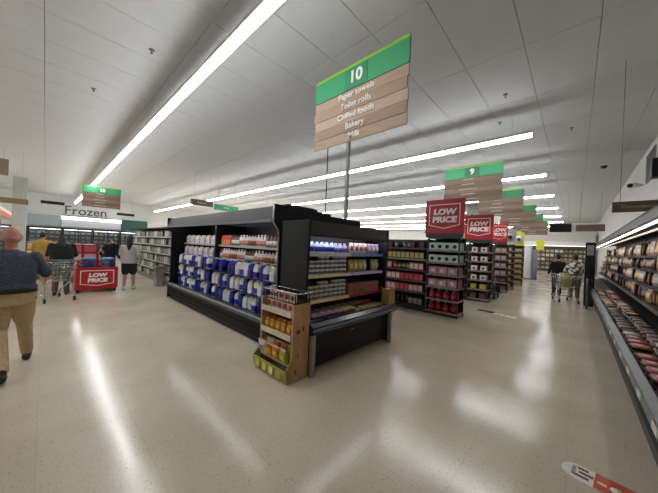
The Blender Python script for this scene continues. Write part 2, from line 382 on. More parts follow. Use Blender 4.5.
part(t, 'canopy', lambda b: b.prism([(loc(2.36), 1.99), (loc(2.36), 2.04), (loc(2.42), 2.24), (loc(3.5), 2.24), (loc(3.5), 2.17), (loc(2.5), 2.06), (loc(2.42), 1.99)], 'x', cx0, cx1, CANO))
pbox(t, 'canopy_trim', cx0, cx1, loc(2.345), loc(2.36), 1.985, 2.03, mat('#6a6c6e', .35, .5))
pbox(t, 'canopy_light', cx0+.2, cx1-.2, loc(2.50), loc(2.54), 2.015, 2.05, TUBEC)
pbox(t, 'upright', -6.2, -6.15, loc(2.72), loc(3.5), .385, 2.05, BLACK)
SH = [(1.27, 2.76), (1.575, 2.80)]
for z, yf in SH:
    for a, b_ in ((cx0+.04, -6.2), (-6.15, cx1-.04)):
        s = pbox(t, 'shelf', a, b_, loc(yf), loc(3.5), z-.03, z, DARK)
        pbox(s, 'ticket_strip', a, b_, loc(yf)-.01, loc(yf), z-.035, z+.008, mat('#a9a59a', .4))
TIER = [.385, .70, 1.0]
for z in TIER[1:]:
    for a, b_ in ((cx0+.04, -6.2), (-6.15, cx1-.04)):
        pbox(t, 'crate_tray', a, b_, loc(2.62), loc(3.2), z-.015, z, mat('#101550', .45))
# stock
BLUE = mat('#1420a0', .4, var=.1); BLUE2 = mat('#0e1566', .4); 
mb_blue = milk_bottle(.138, .285, BLUE, mat('#1a2ab0', .4)); mb_white = milk_bottle(.138, .28, mat('#dfe3ee', .4), BLUE)
mb_navy = milk_bottle(.138, .285, BLUE2, mat('#e8e8e8', .4), '#1c2a9c')
pat = 'NBWNBWBNNBWNNBNNWWNBNWWBNWBWNB'
for ti, z in enumerate(TIER):
    for n in range(28):
        x = -8.26+n*.172
        if -6.28 < x < -6.07: continue
        k = pat[(n+ti*(3 if n > 11 else 1)) % len(pat)]
        if ti == 2 and 11 < n < 18: k = 'N' if n % 2 else None
        if k is None: continue
        pr = {'B': mb_blue, 'W': mb_white, 'N': mb_navy}[k]
        lb = {'B': 'white milk bottle with bright blue label wrap', 'W': 'white milk bottle with blue cap', 'N': 'blue milk bottle with navy label wrap'}[k]
        tn = ('bottom', 'middle', 'top')[ti]
        pr.put((x, 2.72+random.uniform(-.02, .02), z), lb+' on the %s milk crate tier' % tn, 'bottle', 'milk bottles %s tier %s' % (tn, k), (0, 0, random.uniform(-.1, .1)))
cream = carton('cream_carton', .08, .085, .225, mat('#e4dcd6', .5), mat('#d8cfd6', .5)); choc = small_bottle('flavoured_milk', .042, .235, mat('#d9cfc6', .4), mat('#8a5a44', .5), mat('#4a2a20', .5))
pink = small_bottle('flavoured_milk', .042, .235, mat('#e8dcd8', .4), mat('#c98a80', .5), mat('#eeeeee', .5)); dark = small_bottle('flavoured_milk', .044, .24, mat('#6a4636', .4), mat('#d8d0c6', .5), mat('#22130f', .5))
org = carton('juice_carton', .09, .09, .23, mat('#c8482c', .5), mat('#e08a50', .5))
for si, (z, yf) in enumerate(SH):
    for n in range(44):
        x = -8.25+n*.112
        if x > -3.52 or -6.28 < x < -6.07: continue
        y = yf+.06; sn = ('lower', 'upper')[si]
        if x < -6.2:
            if n % 3 == 2: continue
            cream.put((x, y, z), 'white cream carton on the %s shelf of the milk chiller' % sn, 'carton', 'cream cartons %s shelf' % sn)
            if False: cream.put((x, y+.1, z), 'white cream carton on the %s shelf of the milk chiller' % sn, 'carton', 'cream cartons %s shelf' % sn)
        elif x < -5.65 and si == 1:
            org.put((x, y, z), 'red orange juice carton on the upper shelf beside the upright', 'carton', 'juice cartons')
        else:
            k = (n//3+si*2) % 4; pr = (choc, pink, dark, pink)[k]; ln = ('brown label', 'pale pink label', 'dark brown body', 'pale pink label')[k]
            pr.put((x, y, z), 'small flavoured milk bottle with %s on the %s chiller shelf' % (ln, sn), 'bottle', 'flavoured milk %s %s' % (ln, sn))
tick = Proto('price_card', MB().box(-.12, .12, -.004, 0, 0, .12, mat('#d8b93a', .5)), [('printed_line', MB().box(-.09, .09, -.006, -.004, .07, .1, mat('#f4f0e0', .5)))])
for k, x in enumerate((-4.35, -3.95)): tick.put((x, 2.745, 1.15), 'yellow price card clipped under the lower chiller shelf', 'price card', 'yellow price cards')

# opposite chiller behind, back to back
t = thing('chiller_case', 'black chiller standing back to back behind the dairy chiller', 'chiller', (0, 4.16, 0))
pbox(t, 'body', cx0, -3.52, -.52, .2, 0.0, 2.02, CASE); pbox(t, 'base', cx0, -3.52, .2, .5, 0, .4, CASE)
part(t, 'canopy', lambda b: b.prism([(-.53, 2.02), (.5, 2.02), (.5, 2.16), (.42, 2.2), (-.53, 2.2)], 'x', cx0, -3.54, CANO))
part(t, 'end_panel', lambda b: b.prism([(-.53, .02), (.52, .02), (.52, .42), (.45, .5), (.45, 1.9), (.53, 2.0), (.53, 2.22), (-.53, 2.22)], 'x', -3.52, -3.46, CASE))
pbox(t, 'corner_strip', -3.46, -3.45, -.53, -.49, .1, 2.22, STEEL)
# service pole and cable from the ceiling to the chiller tops
t = thing('service_pole', 'grey service pole rising from the chiller top to the ceiling', 'pole', (-3.52, 4.24, 2.2))
part(t, 'tube_shaft', lambda b: b.prism([(-.03, -.03), (.03, -.03), (.03, .03), (-.03, .03)], 'z', 0.02, ZC-2.205, mat('#9a9b98', .5)))
pbox(t, 'foot_plate', -.06, .06, -.06, .06, 0, .02, GREYM)
t = thing('cable_conduit', 'thin dark cable conduit dropping onto the chiller tops', 'cable', (-4.07, 4.2, 2.2))
part(t, 'conduit', lambda b: b.tube([(0, 0, .05), (0, 0, ZC-2.205)], .011, BLACK, 6)); pbox(t, 'junction_box', -.1, .1, -.12, .12, 0, .06, BLACK)
t = thing('top_box', 'low black junction housing on top of the dairy chiller', 'housing', (-3.75, 3.0, 2.26))
pbox(t, 'body', -.25, .25, -.3, .4, 0, .05, BLACK); pbox(t, 'lid', -.22, .22, -.26, .36, .05, .065, CASE)

# ------------------------------------------------------------------ endcap chiller (faces +X)
t = thing('endcap_chiller', 'black endcap chiller with three lit shelves and a chest of wrapped packs', 'chiller', (-2.4, 2.3, 0))
Y1 = 1.98          # length in y
side = [(-.66, 0.0), (-.02, 0.0), (-.02, .5), (-.14, .68), (-.105, 1.8), (-.105, 1.985), (-.66, 1.985)]
for y in (0, Y1-.04):
    part(t, 'side_panel', lambda b: b.prism([(u, v) for u, v in side], 'y', y, y+.04, mat('#161718', .55, spec=.3, var=.04)))
pbox(t, 'back_panel', -.66, -.6, .04, Y1-.04, .05, 1.95, mat('#33353a', .5))
part(t, 'canopy', lambda b: b.prism([(-.66, 1.80), (-.2, 1.80), (-.13, 1.77), (-.11, 1.8), (-.12, 1.98), (-.66, 1.99)], 'y', .04, Y1-.04, mat('#141517', .4)))
pbox(t, 'canopy_light', -.235, -.2, .1, Y1-.1, 1.775, 1.80, mat('#ffffff', .4, var=0, emit='#eef0ff', strength=CASE_LIGHT*1.2))
for k, z in enumerate((1.55, 1.25, .9)):
    for h_ in (0, 1):
        a, b_ = (.04, .99) if h_ == 0 else (.99, Y1-.04)
        s = pbox(t, 'shelf', -.6, -.2, a, b_, z-.03, z, mat('#55575a', .4))
        cm = [[STRIP, mat('#7f9fe0', .4)], [mat('#d9cfae', .4), mat('#b9a8dc', .4)], [mat('#d8c592', .4), mat('#8a2430', .4)]][k][h_]
        if k == 0 and h_ == 0: cm = mat('#dcdcdc', .4)
        pbox(s, 'ticket_strip', -.2, -.185, a, b_, z-.045, z+.005, cm)
pbox(t, 'chest', -.6, -.09, .04, Y1-.04, .04, .5, BLACK)
part(t, 'chest_front', lambda b: b.prism([(-.1, .06), (-.06, .06), (-.03, .5), (-.1, .5)], 'y', .02, Y1-.02, BLACK))
part(t, 'chest_rail', lambda b: b.prism([(-.08, .5), (.03, .52), (.055, .57), (.05, .62), (-.01, .66), (-.08, .64)], 'y', .0, Y1+.12, mat('#1d2228', .25, spec=.6)))
part(t, 'rail_bumper', lambda b: b.tube([(.055, .0, .585), (.055, Y1+.12, .585)], .014, mat('#5d7078', .3, .4), 6))
pbox(t, 'sloped_deck', -.6, -.07, .04, Y1-.04, .5, .6, DARK)
part(t, 'red_tray_liner', lambda b: b.prism([(-.55, .6), (-.08, .6), (-.08, .612), (-.55, .66)], 'y', .05, Y1-.05, mat('#7a2430', .5)))
for y in (.0, Y1-.09):
    part(t, 'leg', lambda b: b.box(-.005, .05, y, y+.055, 0, .52, mat('#8f8578', .5)))
part(t, 'door_latch', lambda b: b.cbox(-.028, .9, .42, .012, .05, .02, mat('#6b6a55', .4)))
X0, YC = -2.4, 2.3
tb = tub('cream_tub', .05, .062, mat('#e8e6df', .4), mat('#d9d8dd', .4), mat('#6c6a80', .5)); tg = tub('dip_tub', .05, .06, mat('#dad6c8', .4), mat('#c8c6b8', .4), mat('#77786a', .5))
tbl = small_bottle('yoghurt_bottle', .045, .17, mat('#e8ebf2', .35), mat('#2440b8', .4), mat('#1c2f9c', .4)); tpu = small_bottle('yoghurt_bottle', .045, .15, mat('#c9c4e0', .35), mat('#5a48b0', .4), mat('#e8e8f0', .4))
tred = pouch('cheese_pouch', .105, .17, .05, mat('#d9c3bd', .4), mat('#a8402c', .5)); tpur = pouch('cheese_pouch', .105, .17, .05, mat('#9a86a4', .4), mat('#dad2dc', .5))
yel = pouch('noodle_pouch', .11, .2, .06, mat('#b9a33c', .4), mat('#dcd7b4', .5)); grn = pouch('noodle_pouch', .11, .2, .06, mat('#a9b08a', .4), mat('#e3e0d0', .5))
FX = -2.4-.2-.055
for n in range(9):
    y = YC+.1+n*.1
    for r in range(2):
        (tbl if n < 6 else tpu).put((FX-r*.11, y, 1.55), 'blue and white yoghurt bottle on the top endcap shelf' if n < 6 else 'lilac yoghurt bottle on the top endcap shelf', 'bottle', 'yoghurt bottles '+('blue' if n < 6 else 'lilac'))
    for z, pr, hh, nm, rows in ((1.25, tb, .0635, 'white tub with grey band on the middle endcap shelf', 4), (.9, tg, .0615, 'cream coloured tub stacked on the lowest endcap shelf', 4)):
        for k in range(rows):
            if k == 3 and n in (1, 2, 5): continue
            pr.put((FX, y-.01, z+k*hh), nm, 'tub', nm)
for n in range(7):
    y = YC+1.07+n*.125
    (tred if n < 4 else tpur).put((FX, y, 1.55), 'pale cheese pouch with red print on the top endcap shelf' if n < 4 else 'purple cheese pouch on the top endcap shelf', 'pouch', 'cheese pouches %d' % (n < 4), (0, 0, math.pi/2))
    if n != 4: (yel if n < 3 else grn).put((FX, y, 1.25), 'yellow noodle pouch on the middle endcap shelf' if n < 3 else 'pale green noodle pouch on the middle endcap shelf', 'pouch', 'noodle pouches %d' % (n < 3), (0, 0, math.pi/2))
kb = box_pack('ready_meal_box', .11, .12, .16, KRAFT, mat('#8a5c50', .5))
for n in range(7): kb.put((FX-.02, YC+1.07+n*.125, .9), 'brown ready meal box on the lowest endcap shelf', 'box', 'ready meal boxes', (0, 0, math.pi/2))
MT = {'purple': meat_tray(.15, .2, .05, mat('#3a2630', .4), mat('#8d6a8c', .35), mat('#d9c9dc', .4)), 'pink': meat_tray(.15, .2, .05, mat('#4a2a2c', .4), mat('#a87078', .35), mat('#e2d8d4', .4)),
      'olive': meat_tray(.17, .2, .055, mat('#5a4a34', .4), mat('#9a9062', .4), mat('#d8d0b0', .4)), 'red': meat_tray(.15, .2, .04, mat('#80242c', .4), mat('#b8525a', .35), mat('#dcc0b8', .4))}
for r in range(2):
    for n in range(11):
        y = YC+.14+n*.165
        c = ('purple' if n < 5 else ('pink' if n < 7 else 'olive')) if r == 0 else ('pink' if n < 4 else ('olive' if n < 9 else 'red'))
        MT[c].put((-2.58-r*.22, y, .622+r*.03), '%s wrapped pack lying %s in the endcap chest' % (c, ('in the front row', 'in the rear row')[r]), 'pack', 'endcap packs %s %d' % (c, r), (0, -.1, math.pi/2+random.uniform(-.12, .12)))
for n in range(6):
    c = 'purple' if n < 4 else 'olive'
    MT[c].put((-2.56, YC+.2+n*.15, .678), '%s wrapped pack stacked on top of the packs in the endcap chest' % c, 'pack', 'endcap stacked packs '+c, (0, -.1, math.pi/2+random.uniform(-.3, .3)))
t = thing('cardboard_box', 'brown cardboard box standing at the far end of the endcap chest', 'box', (-2.48, 4.3, .66))
part(t, 'body', lambda b: b.cbox(0, 0, .135, .15, .22, .27, KRAFT)); 
for s_ in (-1, 1): part(t, 'flap', lambda b: b.prism([(s_*.075, .27), (s_*.082, .27), (s_*.115, .30), (s_*.108, .303)], 'y', -.1, .1, KRAFT))

# ------------------------------------------------------------------ cardboard display stand
WK = wood('#a98456', '#c09c70', .8, (6, 6, 2)); t = thing('display_stand', 'cardboard snack display stand beside the endcap chiller', 'display stand', (-3.12, 2.04, 0))
for x in (0.0, .66): pbox(t, 'side_panel', x, x+.035, 0, .27, .0, .93, WK)
pbox(t, 'back_panel', .035, .66, .245, .27, .02, .93, mat('#6b4a28', .8))
for z in (.2, .52, .8): pbox(t, 'shelf', .035, .66, .0, .245, z-.03, z, mat('#c9b48c', .7))
for z in (.52, .8): pbox(t, 'shelf_lip', .035, .66, -.012, .0, z-.035, z+.035, mat('#d8cdb4', .7))
part(t, 'lower_tray', lambda b: b.prism([(-.0, .0), (-.06, .0), (-.1, .17), (-.088, .17), (-.05, .03), (0, .03)], 'x', .0, .695, mat('#a59a4e', .7)))
for x in (-.003, .68): part(t, 'tray_cheek', lambda b: b.prism([(0.0, 0), (-.055, .0), (-.09, .17), (0, .26)], 'x', x, x+.018, KRAFT))
for k in range(4): part(t, 'tray_badge', lambda b: b.cbox(.1+k*.15, -.086, .09, .085, .012, .1, mat(('#d9d36a', '#e6d77a', '#dfe08a', '#c9b45a')[k], .6)), rot=(0, 0, 0))
for k, (yy, zz) in enumerate(((.08, .6), (.17, .62), (.1, .3), (.18, .33), (.06, .12))):
    part(t, 'leaf_print', lambda b: b.lathe([(.032, 0), (.032, .003)], mat('#7b4f33', .8), 6), (.696, yy, zz), (0, math.pi/2, .3*k))
wb = part(t, 'wire_basket', lambda b: [b.tube([(x, y, .93), (x, y, 1.05)], .006, BLACK, 4) for x in [.03+.06*i for i in range(11)] for y in (.02, .25)] and [b.tube([(.69, y, .93), (.69, y, 1.05)], .008, BLACK, 4) for y in [.02+.046*i for i in range(6)]] and
     [b.tube([(.01, .01, z), (.69, .01, z), (.69, .26, z), (.01, .26, z), (.01, .01, z)], .008, (STEEL if z > 1 else BLACK), 4) for z in (.94, 1.05)])
bagm = {'white': ('#d6cfc8', '#8a86b0'), 'orange': ('#c86a1e', '#e8c23a'), 'green': ('#8f9a2e', '#d8d24a')}
for n in range(4):
    c = ('white', 'orange', 'orange', 'green')[n]
    for r in range(2):
        pouch('snack_bag', .145, .19, .075, mat(bagm[c][0], .35), mat(bagm[c][1], .4), mat('#b8b4a8', .4)).put((-3.1+.1+n*.15, 2.04+.0+r*.11, .2), '%s snack bag in the bottom tray of the cardboard stand' % c, 'snack bag', 'snack bags %s' % c, (.12 if r else .25, 0, random.uniform(-.1, .1)))
yb = pouch('snack_pack', .1, .15, .06, mat('#c98a22', .4), mat('#e6c04a', .4), mat('#a85c1a', .4))
for n in range(5):
    for r in range(2): yb.put((-3.1+.09+n*.115, 2.04+.06+r*.1, .52), 'yellow orange snack pack on the middle shelf of the cardboard stand', 'snack pack', 'yellow snack packs', (.1, 0, 0))
wp = pouch('snack_pack', .11, .15, .07, mat('#d8c4b8', .4), mat('#a8402c', .5))
for n in range(5): wp.put((-3.1+.09+n*.115, 2.04+.09, .8), 'white and red snack pack on the top shelf of the cardboard stand', 'snack pack', 'white snack packs', (.08, 0, 0))
for n in range(5): wp.put((-3.1+.09+n*.115, 2.04+.1, .93), 'white and red snack pack in the wire basket on the cardboard stand', 'snack pack', 'basket snack packs', (.08, 0, .05*n), .8)

# ------------------------------------------------------------------ gondolas along X and low price end stands
def gondola(y0, y1, x0, x1, label, h=1.95):
    t = thing('gondola_shelving', label, 'shelving', (0, y0, 0), 0, 'gondola rows')
    d = y1-y0
    pbox(t, 'spine', x0, x1, d/2-.03, d/2+.03, .02, h, DARK); pbox(t, 'base', x0, x1, .0, d, 0, .14, mat('#33352f', .5))
    pbox(t, 'end_panel', x1, x1+.03, .0, d, .0, h, mat('#3a3735', .5))
    for z in (.5, .8, 1.1, 1.4, 1.7):
        for a, b_ in ((.02, d/2-.03), (d/2+.03, d-.02)):
            s = pbox(t, 'shelf', x0, x1, a, b_, z-.03, z, mat('#3b3a38', .45)); 
            q = a-.012 if a < .1 else b_
            pbox(s, 'ticket_strip', x0, x1, q, q+.012, z-.04, z+.005, mat('#9a8f76', .5) if z == 1.4 else mat('#5b4a44', .5))
    return t
gondola(6.98, 7.9, -16, -2.92, 'dark shelving run stocked with red and black packs, next to the endcap chiller')
GY = [(10.05, 'second'), (13.3, 'third'), (16.4, 'fourth'), (19.6, 'fifth'), (24.0, 'sixth'), (28.0, 'seventh')]
for y, o_ in GY: gondola(y, y+.92, -16, -2.75, 'dark shelving run in the %s row beyond the endcap chiller' % o_)
# stock on the visible stretch of the nearest run
STK = [('#7d2730', '#b8505a'), ('#2a2a2c', '#8a8f90'), ('#8f3038', '#d0b0a8'), ('#3a4a3a', '#b8a86a'), ('#a03a40', '#e0c8c0'), ('#1d1d20', '#5a2a30')]
sp_ = [box_pack('shelf_box', .13, .2, .2, mat(a, .45), mat(b_, .5)) for a, b_ in STK] + [small_bottle('shelf_bottle', .05, .24, mat(a, .3), mat(b_, .5), BLACK) for a, b_ in STK]
cn = ['dark red', 'black', 'red', 'dark green', 'pale red', 'charcoal']
for zi, z in enumerate((.14, .5, .8, 1.1, 1.4, 1.7)):
    for n in range(15):
        x = -5.0+n*.138
        if zi == 5 and n % 4 == 1: continue
        k = [(n//4+1) % 2*4+1, (n//3) % 3*2, 2 + (n//5)*2, (n//3) % 6, 3, 1+(n//4) % 2*4][zi] % 6
        bott = zi in (0, 5, 3) and (n//4) % 2 == 0
        sp_[k+(6 if bott else 0)].put((x, 7.1, z), '%s %s on %s of the dark shelving run by the endcap chiller' % (cn[k], 'bottle' if bott else 'box', ('the base deck', 'shelf one', 'shelf two', 'shelf three', 'shelf four', 'the top shelf')[zi]), 'bottle' if bott else 'box', 'stock %d %d %d' % (zi, k, bott))

def badge(b, wd, h, th, m, y):
    """chevron-bottomed outline"""
    o_ = [(-wd/2, h/2), (wd/2, h/2), (wd/2, -h*.36), (0, -h/2), (-wd/2, -h*.36)]
    i_ = [(-wd/2+th, h/2-th), (wd/2-th, h/2-th), (wd/2-th, -h*.36+th*.6), (0, -h/2+th*1.05), (-wd/2+th, -h*.36+th*.6)]
    n = 5
    vs = [(u, y, v) for u, v in o_]+[(u, y, v) for u, v in i_]+[(u, y+.004, v) for u, v in o_]+[(u, y+.004, v) for u, v in i_]
    fs = []
    for j in range(n):
        k = (j+1) % n
        fs += [(j, k, n+k, n+j), (j, 2*n+j, 2*n+k, k), (n+j, n+k, 3*n+k, 3*n+j)]
    b.add(vs, fs, m)
def low_price(parent, cx, y, cz, wd, h, name='header', rot=0):
    """red header panel with badge and lettering, facing -Y of its parent"""
    hd = part(parent, name, lambda b: b.cbox(0, .035, 0, wd, .07, h, RED), (cx, y, cz), (0, 0, rot))
    part(hd, 'badge_outline', lambda b: badge(b, wd*.8, h*.72, .02*wd/.95, TXT, -.005))
    for tx, zz in (('LOW', .13), ('PRICE', -.1)):
        q = lettering(hd, tx, h*.225, TXT, (0, -.003, h*zz), bold=.011*wd, italic=.1); q.scale.x = 1.18
    return hd
def end_stand(x0, x1, y0, y1, h, nsh, label, header=None, frame=mat('#2b2526', .45)):
    t = thing('end_stand', label, 'display stand', (x0, y0, 0), 0, 'end stands'); wd, d = x1-x0, y1-y0
    for a in (0, wd-.03):
        for b_ in (0, d-.03): pbox(t, 'post', a, a+.03, b_, b_+.03, 0, h, frame)
    zs = []
    for k in range(nsh):
        z = .1+k*(h-.12)/nsh; zs.append(z)
        s = pbox(t, 'shelf', .0, wd, 0, d, z-.03, z, frame); pbox(s, 'ticket_strip', .0, wd, -.012, 0, z-.035, z+.015, mat('#8f7f7c', .5)); pbox(s, 'side_strip', wd, wd+.01, 0, d, z-.035, z+.015, mat('#8f7478', .5))
    pbox(t, 'top_shelf', 0, wd, 0, d, h-.03, h, frame); pbox(t, 'back_panel', .03, wd-.03, d-.02, d-.005, .1, h-.03, frame)
    if header:
        hx0, hx1, z0, z1 = header
        part(t, 'header_base', lambda b: b.box(hx0+.02-x0, hx1-.02-x0, .0, .08, h, z0, mat('#2c3a34', .5)))
        low_price(t, (hx0+hx1)/2-x0, -.01, (z0+z1)/2, hx1-hx0, z1-z0)
    return t, zs
def fill(x0, x1, y0, y1, zs, rows, who):
    """rows: per shelf (proto, width, depth, label, category)"""
    for k, (z, r) in enumerate(zip(zs, rows)):
        pr, pw, pd, lb, ct = r[:5]; stack = r[5] if len(r) > 5 else 1; hh = r[6] if len(r) > 6 else 0
        nx = int((x1-x0-.06)/pw); ny = max(1, int((y1-y0-.05)/pd)); sx = (x1-x0-.06)/nx
        for i in range(nx):
            for j in range(ny):
                if 0 < i < nx-1 and j > 0: continue
                for q in range(stack): pr.put((x0+.03+sx*(i+.5), y0+.01+pd*(j+.5), z+q*hh), '%s on %s of %s' % (lb, ('the bottom shelf', 'the second shelf', 'the third shelf', 'the fourth shelf', 'the fifth shelf', 'the sixth shelf', 'the top shelf')[k], who), ct, '%s %s %d' % (lb, who, k))
t, zs = end_stand(-2.87, -2.08, 6.92, 7.42, 2.0, 6, 'low price end stand with mint boxes above red bottles', (-2.96, -2.0, 2.1, 2.97))
mint = box_pack('mug_box', .18, .22, .2, mat('#a9c6bc', .45), mat('#c4d8d0', .45), mat('#2a3430', .5)); rose = box_pack('gift_box', .235, .22, .21, mat('#a06a74', .45), mat('#c49aa2', .45), mat('#e6dcd8', .5))
rbot = small_bottle('red_bottle', .072, .25, mat('#8a1424', .3), mat('#b83448', .45), mat('#d8b8b8', .4))
fill(-2.87, -2.08, 6.92, 7.42, zs, [(rbot, .15, .16, 'red drink bottle', 'bottle'), (rbot, .15, .16, 'red drink bottle', 'bottle'), (rose, .24, .225, 'rose gift box', 'box'), (rose, .24, .225, 'rose gift box', 'box'), (mint, .182, .225, 'mint green mug box', 'box'), (mint, .182, .225, 'mint green mug box', 'box')], 'the mint end stand')
t, zs = end_stand(-2.70, -2.08, 10.0, 10.42, 2.0, 6, 'low price end stand with white packs above a yellow row', (-2.86, -2.0, 2.1, 2.93))
wbx = box_pack('white_pack', .185, .19, .17, mat('#c9bfba', .45), mat('#e0dad6', .45), mat('#8a6a66', .5)); ybx = box_pack('yellow_pack', .185, .19, .18, mat('#8a8a3a', .45), mat('#c2b85a', .45)); dkx = box_pack('dark_pack', .185, .19, .2, mat('#3a2e2c', .45), mat('#6a4a46', .45))
fill(-2.70, -2.08, 10.0, 10.42, zs, [(dkx, .187, .195, 'dark brown pack', 'box'), (ybx, .187, .195, 'olive yellow pack', 'box')]+[(wbx, .187, .195, 'white pack', 'box')]*4, 'the white pack end stand')
t, zs = end_stand(-2.58, -2.1, 13.25, 13.6, 2.05, 6, 'low price end stand with brown packs, third in its row', (-2.74, -2.12, 2.14, 2.95))
brx = box_pack('brown_pack', .2, .16, .19, mat('#6a4a42', .45), mat('#b09a90', .45))
fill(-2.58, -2.1, 13.25, 13.6, zs, [(dkx, .2, .195, 'dark brown pack', 'box')]*2+[(brx, .205, .165, 'brown pack', 'box')]*4, 'the brown pack end stand')
gold = box_pack('gold_pack', .19, .16, .17, mat('#7a4a2c', .45), mat('#c8a86a', .45))
YEL = mat('#c9c832', .5)
for y, x0, x1, who in ((15.0, -2.5, -2.12, 'the nearer round ticket stand'), (17.2, -2.45, -2.05, 'the farther round ticket stand')):
    t, zs = end_stand(x0, x1, y, y+.3, 2.1, 7, 'end stand with gold packs under a round ticket header, '+who[4:].split()[0]+' one')
    fill(x0, x1, y, y+.3, zs, [(gold, .165, .165, 'gold and brown pack', 'box')]*7, who)
    part(t, 'ticket_board', lambda b: b.cbox(.2, .04, 2.47, .48, .03, .7, YEL if y > 16 else mat('#d8d8cc', .5)))
    part(t, 'round_ticket', lambda b: b.lathe([(.2, 0), (.2, .012)], mat('#e8e6de', .5), 16), (.2, .025, 2.45), (math.pi/2, 0, 0))
    part(t, 'ticket_mark', lambda b: b.lathe([(.09, 0), (.09, .006)], mat('#3a3a3a', .5), 12), (.2, .013, 2.45), (math.pi/2, 0, 0))
t = thing('display_column', 'tall white display column standing past the round ticket stands', 'display', (-2.38, 22.6, 0))
part(t, 'column', lambda b: b.rbox([(.2, .25, 0), (.2, .25, 2.3)], mat('#d9d9d6', .4))); part(t, 'side_screen', lambda b: b.box(.22, .5, -.1, .2, .05, 2.0, mat('#7d8290', .4))); pbox(t, 'base', -.22, .5, -.27, .27, 0, .05, DARK)
t = thing('blade_sign', 'small yellow blade sign on a post past the white display column', 'sign', (-2.35, 27, 0))
pbox(t, 'board', 0, .5, 0, .03, 2.1, 2.9, YEL); pbox(t, 'post', .22, .26, .03, .05, 0, 2.5, GREYM)

# ------------------------------------------------------------------ meat chiller along the right wall (faces -X)
t = thing('meat_chiller', 'long open wall chiller of packaged meat and smallgoods', 'chiller', (0, 0, 0))
a, b_ = 1.2, 20.0
KICK = mat('#1b1c1b', .5); NOSE = mat('#3a3c3d', .4, .2); TKT = mat('#6f706a', .4)
for a1, b1 in ((a, 12.2), (12.9, b_)):
    pbox(t, 'plinth', .56, .9, a1, b1, 0, .16, mat('#45464a', .4, .3))
    part(t, 'kick_panel', lambda b: b.prism([(.56, .1), (.48, .16), (.42, .5), (.5, .5), (.58, .16)], 'y', a1, b1, KICK))
    part(t, 'nose_rail', lambda b: b.prism([(.42, .48), (.405, .53), (.41, .62), (.47, .645), (.5, .6), (.5, .48)], 'y', a1, b1, NOSE))
    part(t, 'ticket_rail', lambda b: b.prism([(.40, .555), (.405, .615), (.412, .615), (.408, .555)], 'y', a1, b1, TKT))
    pbox(t, 'bump_guard', .385, .41, a1, b1, .49, .525, mat('#2c2d2e', .5))
    pbox(t, 'well_floor', .5, .9, a1, b1, .42, .52, BLACK)
for k in range(16): part(t, 'price_ticket', lambda b: b.box(.394, .401, 2.0+k*.58, 2.14+k*.58, .565, .61, mat('#d9d8cf', .5)))
pbox(t, 'rear_base', .9, 1.55, a, b_, 0, .6, DARK)
pbox(t, 'back_panel', 1.5, 1.56, a, b_, .6, 2.3, mat('#2b2a26', .5))
MSH = ((.88, .90), (.98, 1.17), (1.05, 1.45), (1.12, 1.72))
for k, (x0, z) in enumerate(MSH):
    s_ = pbox(t, 'shelf', x0, 1.5, a, b_, z-.025, z, BLACK); pbox(s_, 'shelf_rail', x0-.015, x0, a, b_, z-.03, z+.02, mat('#2b2826', .4, .2) if k else mat('#6a665f', .35, .4))
part(t, 'canopy', lambda b: b.prism([(.74, 2.2), (.74, 2.3), (.8, 2.42), (1.56, 2.42), (1.56, 2.3), (.95, 2.22)], 'y', a, b_, mat('#1b1918', .7)))
pbox(t, 'canopy_edge', .72, .74, a, b_, 2.19, 2.31, mat('#4c4945', .5))
MTL = mat('#ffffff', .4, var=0, emit='#fff3e2', strength=CASE_LIGHT)
for k in range(11): pbox(t, 'canopy_light', .80, .825, a+.12+k*1.7, a+1.66+k*1.7, 2.18, 2.2, MTL)
pbox(t, 'inner_light', 1.05, 1.08, a+.1, b_-.1, 2.2, 2.225, mat('#ffffff', .4, var=0, emit='#ffeeda', strength=.7))
part(t, 'end_panel', lambda b: b.prism([(.56, 0), (.42, .5), (.41, .63), (.9, .9), (1.0, 1.4), (1.0, 2.2), (.73, 2.2), (.73, 2.42), (1.56, 2.42), (1.56, 0)], 'y', a-.05, a, mat('#2a2b2c', .45)))
RP = [('pale pink', '#b88f8a', '#dacfc9'), ('red', '#7c262a', '#cdb8a8'), ('orange brown', '#985a30', '#cfa868'), ('olive green', '#5f6a34', '#b8b478'), ('silver', '#9c9892', '#d2cdc9'), ('tan', '#9c784c', '#d6c498'), ('dark maroon', '#38181c', '#a87c74'), ('black', '#161617', '#8a7a58')]
PP = [pouch('smallgoods_pouch', .265, .275, .05, mat(m1, .35), mat(m2, .4)) for _, m1, m2 in RP]
TR = [meat_tray(.21, .17, .055, mat('#141415', .4) if i % 3 else mat('#c5c2bb', .4), mat(m1, .35), mat(m2, .4)) for i, (_, m1, m2) in enumerate(RP)]
order = [4, 0, 7, 2, 5, 6, 3, 1, 4, 0, 7, 5, 3, 6, 2, 2, 5]
for k, (x0, z) in enumerate(MSH):
    sn = ('lowest', 'second', 'third', 'top')[k]
    y = a+.6; n = 0
    while y < b_-.2:
        far = y > 11.5
        q = order[(n//2*3+k*4) % 17] if k else (6 if (n//3) % 2 else order[(n//2*5) % 17])
        PP[q].put((x0+.1+random.uniform(-.02, .03), y, z), '%s smallgoods pouch on the %s shelf of the wall chiller' % (RP[q][0], sn), 'pouch', 'pouches %s %s' % (RP[q][0], sn), (random.uniform(-.16, .02), random.uniform(-.06, .06), -math.pi/2+random.uniform(-.35, .35)), (1.5 if far else 1, 1, random.uniform(.85, 1.0)*(.95 if k < 3 else 1.3)))
        y += .42 if far else .275; n += 1
